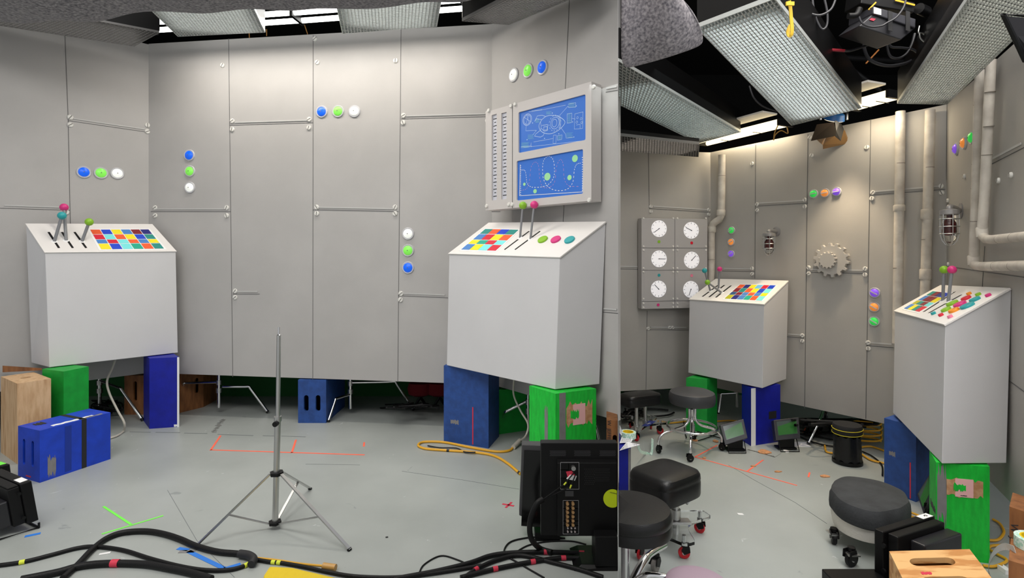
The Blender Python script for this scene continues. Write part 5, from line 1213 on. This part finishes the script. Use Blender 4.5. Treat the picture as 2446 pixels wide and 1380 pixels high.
M().tube(spline([FL(262,1046,0.01),FL(280,1040,0.01),FL(295,1029,0.012),P(297,1010,4.2),P(280,978,4.25),P(261,938,4.3),P(256,909,4.35),P(268,880,4.35),P(277,855,4.35)],6), 0.008, 8).build('sheath', m_wcab, t, smooth=True)
# tangles behind the walls
def tangle(label, pts_list, r, m, grp=None):
    t = thing('cable_tangle', label, 'cable', V((*pts_list[0][0][:2], 0)), grp)
    for pts in pts_list: M().tube(spline(pts, 6), r, 7).build('cable_strand', m, t, smooth=True)
rnd = random.Random(5)
def scrib(x0, x1, y0, y1, n, z=0.02):
    return [FL(rnd.uniform(x0, x1), rnd.uniform(y0, y1), rnd.uniform(0.006, z)) for _ in range(n)]
tangle('black cables tangled behind the wall between the left console boxes', [scrib(218,290,955,985,7,0.12) for _ in range(5)], 0.006, m_rub)
tangle('black cables tangled under the wall at right of the second chrome stand', [scrib(900,1050,962,975,7,0.2) for _ in range(5)], 0.006, m_rub)
tangle('black cables heaped behind the rectangular stool', [scrib(1482,1540,975,1000,8,0.1) for _ in range(6)]+[[FL(1500+60*math.cos(a)+50, 985+9*math.sin(a), 0.02) for a in [k*0.7 for k in range(9)]]], 0.008, m_rub)
tangle('thin black cables between the chrome stool and the small monitors', [[FL(1665,1030,.01),FL(1700,1040,.01),FL(1735,1050,.02)],[FL(1632,1000,.01),FL(1636,1030,.01),FL(1640,1045,.01)],[FL(1668,1052,.01),FL(1690,1045,.01),FL(1720,1033,.01)]], 0.004, m_rub)
tangle('thick black cables running from the right small monitor to the barrel stool', [[FL(1912,1043,.01),FL(1940,1055,.012),FL(1975,1064,.012),FL(2000,1066,.012)],[FL(1905,1035,.01),FL(1950,1042,.012),FL(1990,1050,.012)],[FL(1880,1020,.04),FL(1920,1030,.02),FL(1995,1035,.02)]]+[scrib(1915,1990,1012,1050,6,0.05) for _ in range(3)], 0.006, m_rub)
tangle('black equipment leads piled under the gear wall, behind the barrel stool', [scrib(1880,2100,1000,1020,8,0.22) for _ in range(8)], 0.009, m_rub)
tangle('orange lead stretching across behind the right small monitor', [[FL(1910,1020,.01),FL(1940,1019,.02),FL(1985,1010,.05)],[FL(1918,1032,.01),FL(1925,1020,.04),FL(1924,1008,.06)]], 0.004, mat('orange_cable', col(225,96,60), 0.5))
tangle('yellow cable coil lying between the barrel stool and the worn blue box', [[V((P(2072,0,4.0).x+0.10*math.cos(a)+0.01*math.sin(a*3), 4.0+0.08*math.sin(a), 0.01+0.006*a)) for a in [k*0.6 for k in range(42)]], [FL(2056,1068,.01),FL(2080,1066,.01),FL(2112,1076,.01)],[FL(2060,1085,.01),FL(2080,1098,.01),FL(2112,1106,.01)],[FL(1970,1062,.01),FL(1974,1078,.01),FL(1990,1082,.01)]], 0.0065, m_yel)
tangle('yellow cable snippet behind the green box near the chrome stool', [[FL(1570,1008,.01),FL(1600,1010,.01),FL(1640,1006,.01)],[FL(1712,1006,.01),FL(1740,1004,.01),FL(1770,1006,.01)]], 0.006, m_yel)
tangle('yellow cables looping on the floor behind the numbered monitor', [[V((P(2205,0,2.72).x+0.05*math.cos(a), 2.72+0.12*math.sin(a), 0.012+0.003*a)) for a in [k*0.6 for k in range(14)]]], 0.006, m_yel)
tangle('yellow cable loops on the floor right of the tall bright green box', [[FL(2362,1290,.01),FL(2385,1288,.01),FL(2398,1270,.01),FL(2388,1250,.01),FL(2372,1240,.01)],[FL(2348,1350,.01),FL(2375,1352,.01),FL(2405,1338,.01),FL(2380,1322,.01),FL(2362,1310,.01),FL(2370,1303,.01),FL(2395,1302,.01)]], 0.006, m_yel)
tangle('thin black lead running behind the foam stool to the worn blue box', [[FL(2060,1078,.01),FL(2085,1090,.01),FL(2106,1110,.01),FL(2108,1135,.01)]], 0.005, m_rub)

# ------------------------------------------------------------ marks and scraps on the floor
def strip(label, x0, y0, x1, y1, wpx, m, name='floor_tape', t=None, part='tape_strip'):
    a = FL(x0, y0, 0.001); b_ = FL(x1, y1, 0.001); w_ = wpx
    g = M(); g.bar(a, b_, w_, 0.001)
    if t is None: return g.build(name, m, label=label, cat='tape')
    return g.build(part, m, t)
def tmark(label, segs, m, w_=0.013):
    t = thing('floor_tape_mark', label, 'tape mark', fp(segs[0][0], segs[0][1]))
    for s_ in segs: strip('', *s_, w_, m, t=t)
tmark('orange tape mark with two ticks on the left floor, behind the tripod', [(503,1075,527,1040),(503,1074,871,1086),(697,1081,707,1050)], m_orange, 0.014)
strip('short orange tape dash on the left floor, right end of the long mark', 869,1066,870,1056,0.013,m_orange)
tmark('bright green tape mark shaped like a T at lower left', [(247,1209,313,1252),(243,1275,390,1231)], m_neon, 0.012)
strip('short blue tape strip beside the white-labelled monitor', 59,1281,97,1273,0.022,m_btape)
tmark('blue tape mark with a long diagonal strip, left of the tripod foot', [(425,1309,450,1313),(450,1316,535,1357),(535,1358,575,1346)], m_btape, 0.022)
strip('grey tape patch stuck over the blue tape', 428,1317,466,1316,0.024,m_gtape)
t = thing('tape_cross', 'small torn red tape cross on the floor left of the monitors', 'tape mark', fp(1213,1205))
strip('', 1200,1203,1228,1208,0.014,m_rtape,t=t); strip('',1208,1212,1222,1199,0.012,m_rtape,t=t)
strip('tiny black tape square on the open left floor', 921,1283,927,1282,0.012,m_ktape)
tmark('orange tape mark on the right floor with a tick, starting beside the chrome stool', [(1660,1091,1713,1063),(1660,1091,1904,1159),(1785,1125,1823,1098)], m_orange, 0.010)
strip('short red tape dash on the right floor near the warm light', 1931,1139,1934,1128,0.010,m_orange)
def scrap(label, x, y, pts, m, name='floor_scrap', cat='scrap', z=0.006):
    c = FL(x, y, 0); g = M(); rr = random.Random(x)
    ring = [(c.x+px*0.01, c.y+py*0.01) for px, py in pts]
    g.holed(lambda u, v, w: V((u, v, z-w)), ring, [], z-0.0005); return g.build(name, m, label=label, cat=cat)
blob = lambda n, rx, ry, sd: [((rx+0.25*rx*random.Random(sd*100+k).uniform(-1,1))*math.cos(2*math.pi*k/n), (ry+0.25*ry*random.Random(sd*50+k).uniform(-1,1))*math.sin(2*math.pi*k/n)) for k in range(n)]
scrap('largest curved brown scrap on the floor, below the right small monitor', 1825,1080, blob(12,4.4,4.0,3), m_cork)
scrap('brown scrap on the floor near the barrel stool', 1969,1138, blob(10,3.2,1.8,4), m_cork)
scrap('brown scrap on the orange tape tick', 1799,1114, blob(8,1.7,1.0,5), m_cork)
scrap('brown scrap left of the warm light patch', 1857,1127, blob(9,2.4,1.0,6), m_cork)
scrap('brown scrap just behind the right caster of the chrome stool', 1709,1054, blob(9,2.0,2.6,8), m_cork)
scrap('brown scrap under the chrome stool', 1660,1052, blob(9,1.8,2.2,9), m_cork)
scrap('tiny brown scrap beside the start of the right orange tape', 1682,1094, blob(8,1.2,1.2,10), m_cork)
scrap('white paper curl on the floor below the right small monitor', 1877,1078, blob(9,1.6,2.4,11), m_white)
scrap('pale paper sheet under the leads beside the right small monitor', 1913,1063, [(-6,-3),(5,-4),(7,6),(-2,7)], m_paper, 'paper_sheet', 'paper', 0.003)
scrap('small white tape scrap on the open right floor', 1768,1228, [(-1.2,-0.8),(1.6,-1.2),(1.4,0.6),(-1.4,0.9)], m_white, z=0.003)
scrap('white tape scrap below the crossing left cables', 252,1322, [(-2,-1.5),(2,0),(1.5,1.5),(-2.4,-0.4)], m_white, z=0.003)
scrap('crumpled white tape scraps at the lower right corner by the wooden box', 2400,1366, [(-1.5,-2),(1,-2.5),(1.5,2.5),(0,1),(-1,2.5)], m_white, z=0.02)
t_ = M().hexa(*[P(x,y,4.41) for x,y in ((1656,903),(1672,903),(1672,898),(1656,898))], *[P(x,y,4.37) for x,y in ((1656,903),(1672,903),(1672,898),(1656,898))]).build('floor_scrap', m_cork, label='brown scrap lying on top of the green box beside the console', cat='scrap')
# writing and scuffs on the floor
def scribble(label, x0, y0, x1, y1, h, n, seed):
    a = FL(x0, y0, 0.0006); b_ = FL(x1, y1, 0.0006); d = b_-a; t = thing('floor_writing', label, 'writing', V((a.x, a.y, 0)))
    strokes('handwriting', a, d, V((-d.y, d.x, 0)).normalized()*h, n, t, m_slot, 0.006, seed)
scribble('unreadable handwriting in dark marker on the floor left of the tripod', 517, 1033, 543, 1000, 0.055, 12, 2)
t = thing('floor_guide_line', 'dark dashed marker line across the left floor', 'marker line', fp(500,1032))
for x0, x1, y0, y1 in ((310,360,1031,1032),(372,430,1032,1033),(440,495,1034,1035),(520,605,1037,1040),(628,660,1040,1041),(672,730,1041,1043)): strip('', x0,y0,x1,y1,0.008,m_scuff,t=t,part='line_dash')
scribble('unreadable handwriting on the floor below the royal blue box', 1785, 1074, 1850, 1092, 0.02, 18, 3)
t = thing('floor_guide_line', 'faint marker line across the right floor', 'marker line', fp(1780,1130))
for x0, y0, x1, y1 in ((1740,1110,1800,1145),(1800,1145,1900,1200),(1900,1200,1975,1250),(1828,1085,1850,1092),(1850,1092,1865,1083)): strip('', x0,y0,x1,y1,0.002,m_scuff,t=t,part='line_dash')
t = thing('floor_guide_line', 'fine dark crack line running across the left floor', 'marker line', fp(900,1110))
for x0, y0, x1, y1 in ((730,1108,860,1110),(960,1125,1100,1145),(1100,1145,1240,1168),(400,1170,470,1290),(470,1290,560,1378)): strip('', x0,y0,x1,y1,0.0018,m_scuff,t=t,part='line_dash')
# yellow cable mat
g = M(); a = FL(640,1352,0.04); b_ = FL(765,1366,0.04)
pts = [FL(644,1351,0.035), FL(700,1354,0.035), FL(760,1368,0.035), FL(830,1384,0.035), FL(830,1440,0.035), FL(628,1440,0.035), FL(630,1372,0.035)]
g.holed(lambda u, v, w: V((u, v, 0.035-w)), [(p.x, p.y) for p in pts], [], 0.0345)
g.build('cable_ramp', mat('yellow_rubber', col(228,196,20), 0.5, bump=1.0, bscale=40), label='yellow textured rubber mat at the bottom edge', cat='mat', bevel=0.008)
# red upholstery behind the wall
for i, (x0, x1) in enumerate(((978,1028),(1034,1064))):
    t = thing('red_folding_seat', ('left' if i == 0 else 'right')+' of two red seats stored in the dark behind the long wall', 'seat', V((P((x0+x1)/2,0,4.95).x, 4.95, 0)))
    c = P((x0+x1)/2, 927, 4.95); M().lathe([(0.05,-0.07),(0.09,-0.05),(0.1,0.0),(0.085,0.05),(0.01,0.06)], c, 20, sq=lambda a: 1+0.15*math.cos(2*a)).build('seat_pad', mat('red_cloth', col(110,12,22), 0.9), t, smooth=True)
    M().tube([V((c.x-0.05,c.y,0)), V((c.x+0.05,c.y,c.z))], 0.012, 8).build('leg', m_blkm, t); M().tube([V((c.x+0.05,c.y+0.05,0)), V((c.x-0.05,c.y,c.z))], 0.012, 8).build('leg', m_blkm, t)

# ------------------------------------------------------------ papers, tape rolls
def sheet_px(label, c4, Ys, name='paper_sheet', lines=True):
    p = [P(x, y, Y) for (x, y), Y in zip(c4, Ys)]; nn = (p[1]-p[0]).cross(p[3]-p[0]).normalized(); nn = nn if nn.dot(EYE-p[0]) > 0 else -nn
    t = thing(name, label, 'paper', p[0]); M().hexa(*p, *[q+nn*0.0012 for q in p]).build('sheet', m_paper, t)
    q = quadf(*p); g = M(); rr = random.Random(3)
    for i in range(5):
        v = 0.15+0.17*i; x = 0.08
        while x < 0.88:
            l = rr.uniform(0.05, 0.14); g.hexa(*[q(a, b_)+nn*0.0014 for a, b_ in ((x,v),(x+l,v),(x+l,v+0.05),(x,v+0.05))], *[q(a, b_)+nn*0.0018 for a, b_ in ((x,v),(x+l,v),(x+l,v+0.05),(x,v+0.05))]); x += l+0.04
    if lines: g.build('printed_text', m_ink, t)
sheet_px('upper white printed sheet on the blue box at the dividing panel', [(1480,1058),(1508,1056),(1514,1042),(1486,1041)], [3.08,3.1,3.2,3.2])
sheet_px('lower white printed sheet overhanging the blue box at the dividing panel', [(1480,1076),(1500,1070),(1529,1062),(1498,1055)], [3.0,2.97,3.0,3.05])
sheet_px('white printed sheet standing upright at the dividing panel', [(1480,1034),(1485,1040),(1486,1030),(1480,1015)], [3.12,3.12,3.15,3.15])
def roll(label, c, ro, ri, w_, R, m_out, m_core, name='tape_roll', clip=False):
    t = thing(name, label, 'tape roll', c)
    M().lathe([(ri,0),(ro,0),(ro,w_),(ri,w_),(ri,0.0001)], c, 36, R).build('tape', m_out, t, smooth=True)
    M().lathe([(ri*0.88,-0.001),(ri,-0.001),(ri,w_+0.001),(ri*0.88,w_+0.001),(ri*0.88,0)], c, 36, R).build('core', m_core, t, smooth=True)
    return t
m_ttape = mat('check_tape', col(170,215,195), 0.5, c2=col(225,240,232), scale=120, ramp=(0.45,0.55)); m_ycore = mat('yellow_core', col(225,190,20), 0.5)
c = P(1497,1030,3.2); c = V((k1*3.2+0.058, 3.2, 0.302))
roll('roll of green checked tape with a yellow core on the papers box', c, 0.045, 0.032, 0.035, None, m_ttape, m_ycore)
t = thing('loose_tape', 'curl of pale green checked tape hanging beside the papers box', 'tape', fp(1550,1080))
p_ = spline([P(1524,1063,3.15), P(1531,1078,3.3), V((fp(1543,1087).x,fp(1543,1087).y,0.015)), V((fp(1556,1086).x,fp(1556,1086).y,0.01)), V((fp(1563,1070).x,fp(1563,1070).y+0.05,0.05))], 6); g = M()
for i in range(len(p_)-1):
    d = (p_[i+1]-p_[i]).normalized(); g.bar(p_[i], p_[i+1], 0.02, 0.001, V((0.2,-0.9,0.3)))
g.build('tape_ribbon', m_ttape, t)
c = V((P(2466,0,1.88).x, 1.87, 0.361))
roll('roll of checked tape with a yellow core on the wooden box at the right edge', c, 0.055, 0.04, 0.036, None, m_ttape, m_ycore)
t = thing('loose_tape', 'long white strip of tape drooping from the roll at the lower right corner', 'tape', fp(2370,1375))
p_ = spline([P(2424,1312,1.84), P(2400,1305,1.9), P(2378,1316,1.97), P(2364,1340,2.03), P(2362,1370,2.08), P(2372,1395,2.10)], 6); g = M()
for i in range(len(p_)-1): g.bar(p_[i], p_[i+1], 0.022, 0.001, V((0.5,-0.8,0.3)))
g.build('tape_ribbon', mat('white_tape_strip', col(205,212,212), 0.4), t)

# ------------------------------------------------------------ rigging in the right ceiling
t = thing('camera_head', 'black camera rig with battery and strapped case hanging in the ceiling', 'camera', P(2120,60,2.3))
Yk = 2.3
def slab(px4, Y0, dep, name, m, bevel=0.004):
    a = [P(x, y, Y0) for x, y in px4]; b_ = [p+V((0.1*dep,dep,0.16*dep)) for p in a]
    return M().hexa(*a, *b_).build(name, m, t, bevel=bevel)
slab([(2052,62),(2085,33),(2187,67),(2153,95)], Yk, 0.18, 'case', mat('rig_grey', col(44,44,48), 0.4))
slab([(2086,14),(2188,45),(2187,67),(2085,33)], Yk-0.01, 0.2, 'upper_case', mat('rig_grey2', col(52,52,58), 0.4))
slab([(2060,-25),(2186,6),(2184,30),(2056,8)], Yk+0.03, 0.14, 'battery_pack', m_blk)
slab([(2140,-2),(2186,10),(2185,14),(2139,2)], Yk+0.02, 0.004, 'yellow_stripe', m_yel, 0)
slab([(2074,22),(2092,4),(2094,6),(2076,24)], Yk+0.018, 0.004, 'yellow_lettering', m_yel, 0)
slab([(2088,17),(2105,22),(2105,36),(2088,32)], Yk-0.012, 0.003, 'white_label', m_white, 0)
slab([(2077,47),(2082,43),(2092,45),(2087,50)], Yk-0.004, 0.003, 'red_label', m_rtape, 0)
for x in (2127, 2169): slab([(x-5,25),(x+5,28),(x+5,75),(x-5,72)], Yk-0.014, 0.004, 'strap', m_ktape, 0)
M().tube([P(2195,20,2.35), P(2212,28,2.38)], 0.022, 14).build('lens_barrel', m_blkm, t, smooth=True)
M().tube(spline([P(2054,20,2.28), P(2045,36,2.28), P(2026,38,2.28)], 6), 0.012, 10).build('coiled_lead', m_rub, t, smooth=True)
def hang(label, px, Y, r, m, name='hanging_cable', dY=0.0):
    t = thing(name, label, 'cable', P(px[0][0], px[0][1], Y)); n_ = len(px)
    M().tube(spline([P(x, y, Y+dY*i/n_) for i, (x, y) in enumerate(px)], 7), r, 8).build('sheath', m, t, smooth=True)
m_hc = mat('hanging_cable_black', col(46,46,50), 0.4)
hang('black cable looping over the front of the ceiling camera rig', [(2165,-6),(2158,18),(2140,42),(2118,55),(2105,62),(2080,64),(2060,56),(2052,40)], 2.27, 0.004, m_hc)
hang('long black cable sagging in a wide loop under the ceiling camera rig', [(2095,70),(2072,95),(2064,112),(2075,140),(2100,153),(2130,157),(2165,150),(2192,137)], 2.6, 0.0075, m_hc)
hang('black cable loop dangling at the right of the camera rig', [(2185,80),(2178,105),(2165,128),(2145,139),(2125,132),(2118,100),(2130,112),(2155,114),(2180,118),(2196,130)], 2.5, 0.0055, m_hc)
hang('black cable running left from the camera rig with a red section', [(2096,88),(2078,104),(2060,112),(2030,121),(2015,121)], 2.5, 0.006, m_hc)
hang('short red cable end in the middle of the dark ceiling', [(2017,121),(2000,120),(1984,119)], 2.5, 0.007, mat('red_cable', col(150,30,45), 0.5))
hang('black cable coil hanging left of the camera rig, outer loop', [(1905,-10),(1915,15),(1935,32),(1960,36),(1985,22),(1998,-8)], 2.2, 0.0045, m_hc)
hang('black cable coil hanging left of the camera rig, lowest loop', [(1940,-8),(1945,30),(1955,58),(1965,70),(1975,60),(1976,30),(1968,-8)], 2.25, 0.0045, m_hc)
hang('pale safety wire loop at the right end of the camera rig', [(2196,62),(2194,78),(2205,80),(2214,92),(2208,99),(2198,90),(2196,78)], 2.35, 0.003, m_alu, 'safety_wire')
hang('thin orange cord slanting through the dark ceiling', [(2099,119),(2085,134),(2068,152)], 2.9, 0.004, mat('orange_cord', col(150,90,30), 0.6))
hang('thin black cable trailing below the big silver light bank', [(1790,205),(1800,232),(1820,252),(1850,264),(1862,262)], 3.2, 0.005, m_hc)
hang('yellow cable dangling over the wall top, left of the barn-door spotlight', [(1858,300),(1850,318),(1848,335),(1852,322),(1866,312),(1882,318),(1878,296)], 4.1, 0.004, mat('dim_yellow_cable', col(150,112,40), 0.6))
hang('thin tan cord dropping behind the left set wall top, left of its blanket dip', [(595,77),(596,92)], 4.6, 0.004, mat('tan_cord', col(170,120,60), 0.6))
hang('thin tan cord dropping behind the left set wall top under the twin tubes', [(637,70),(637,86)], 4.6, 0.004, mat('tan_cord', col(170,120,60), 0.6))
hang('thin tan cord slanting behind the wall top under the middle twin tubes', [(725,52),(735,82)], 4.6, 0.004, mat('tan_cord', col(170,120,60), 0.6))
# yellow strap
t = thing('yellow_strap', 'yellow webbing strap hanging beside the big silver light bank', 'strap', P(1888,60,1.78))
g = M(); pp = [(1885,2),(1888,20),(1890,45),(1892,70),(1890,84),(1885,86),(1882,76),(1888,60)]
sp = spline([P(x, y, 1.76+0.004*i) for i, (x, y) in enumerate(pp)], 5)
for i in range(len(sp)-1): g.bar(sp[i], sp[i+1], 0.011, 0.003, V((0.1,-1,0)))
g.build('webbing', mat('strap_yellow', col(226,186,40), 0.6), t)
M().box(P(1887,9,1.75), (0.026,0.006,0.012)).build('knot', mat('strap_yellow', col(226,186,40), 0.6), t)
# black flag
p4 = [P(2396,34,1.45), P(2480,40,1.45), P(2500,160,1.5), P(2449,145,1.52)]
t = thing('black_flag', 'black cloth light flag hanging in the upper right corner', 'flag', p4[0])
nn = V((0.02,0.02,0)); M().hexa(*[p+V((0.012,0.0,-0.006)) for p in p4], *[p+V((0.012,0.012,-0.006)) for p in p4]).build('cloth', mat('flag_cloth', col(48,47,50), 0.9), t)
M().tube([p4[3], p4[0], p4[1]], 0.007, 8).build('frame_rod', m_blkm, t)
# dark rig bars
for i, (a_, b_, lb) in enumerate((((1760,120,3.6),(2200,150,4.4),'black grid pipe crossing the dark ceiling behind the camera rig'), ((1990,135,3.9),(2100,215,4.1),'black grid pipe above the warm tubes'))):
    M().tube([P(*a_), P(*b_)], 0.02, 10).build('ceiling_pipe', mat('rig_black', col(24,24,26), 0.4), label=lb, cat='pipe', smooth=True)
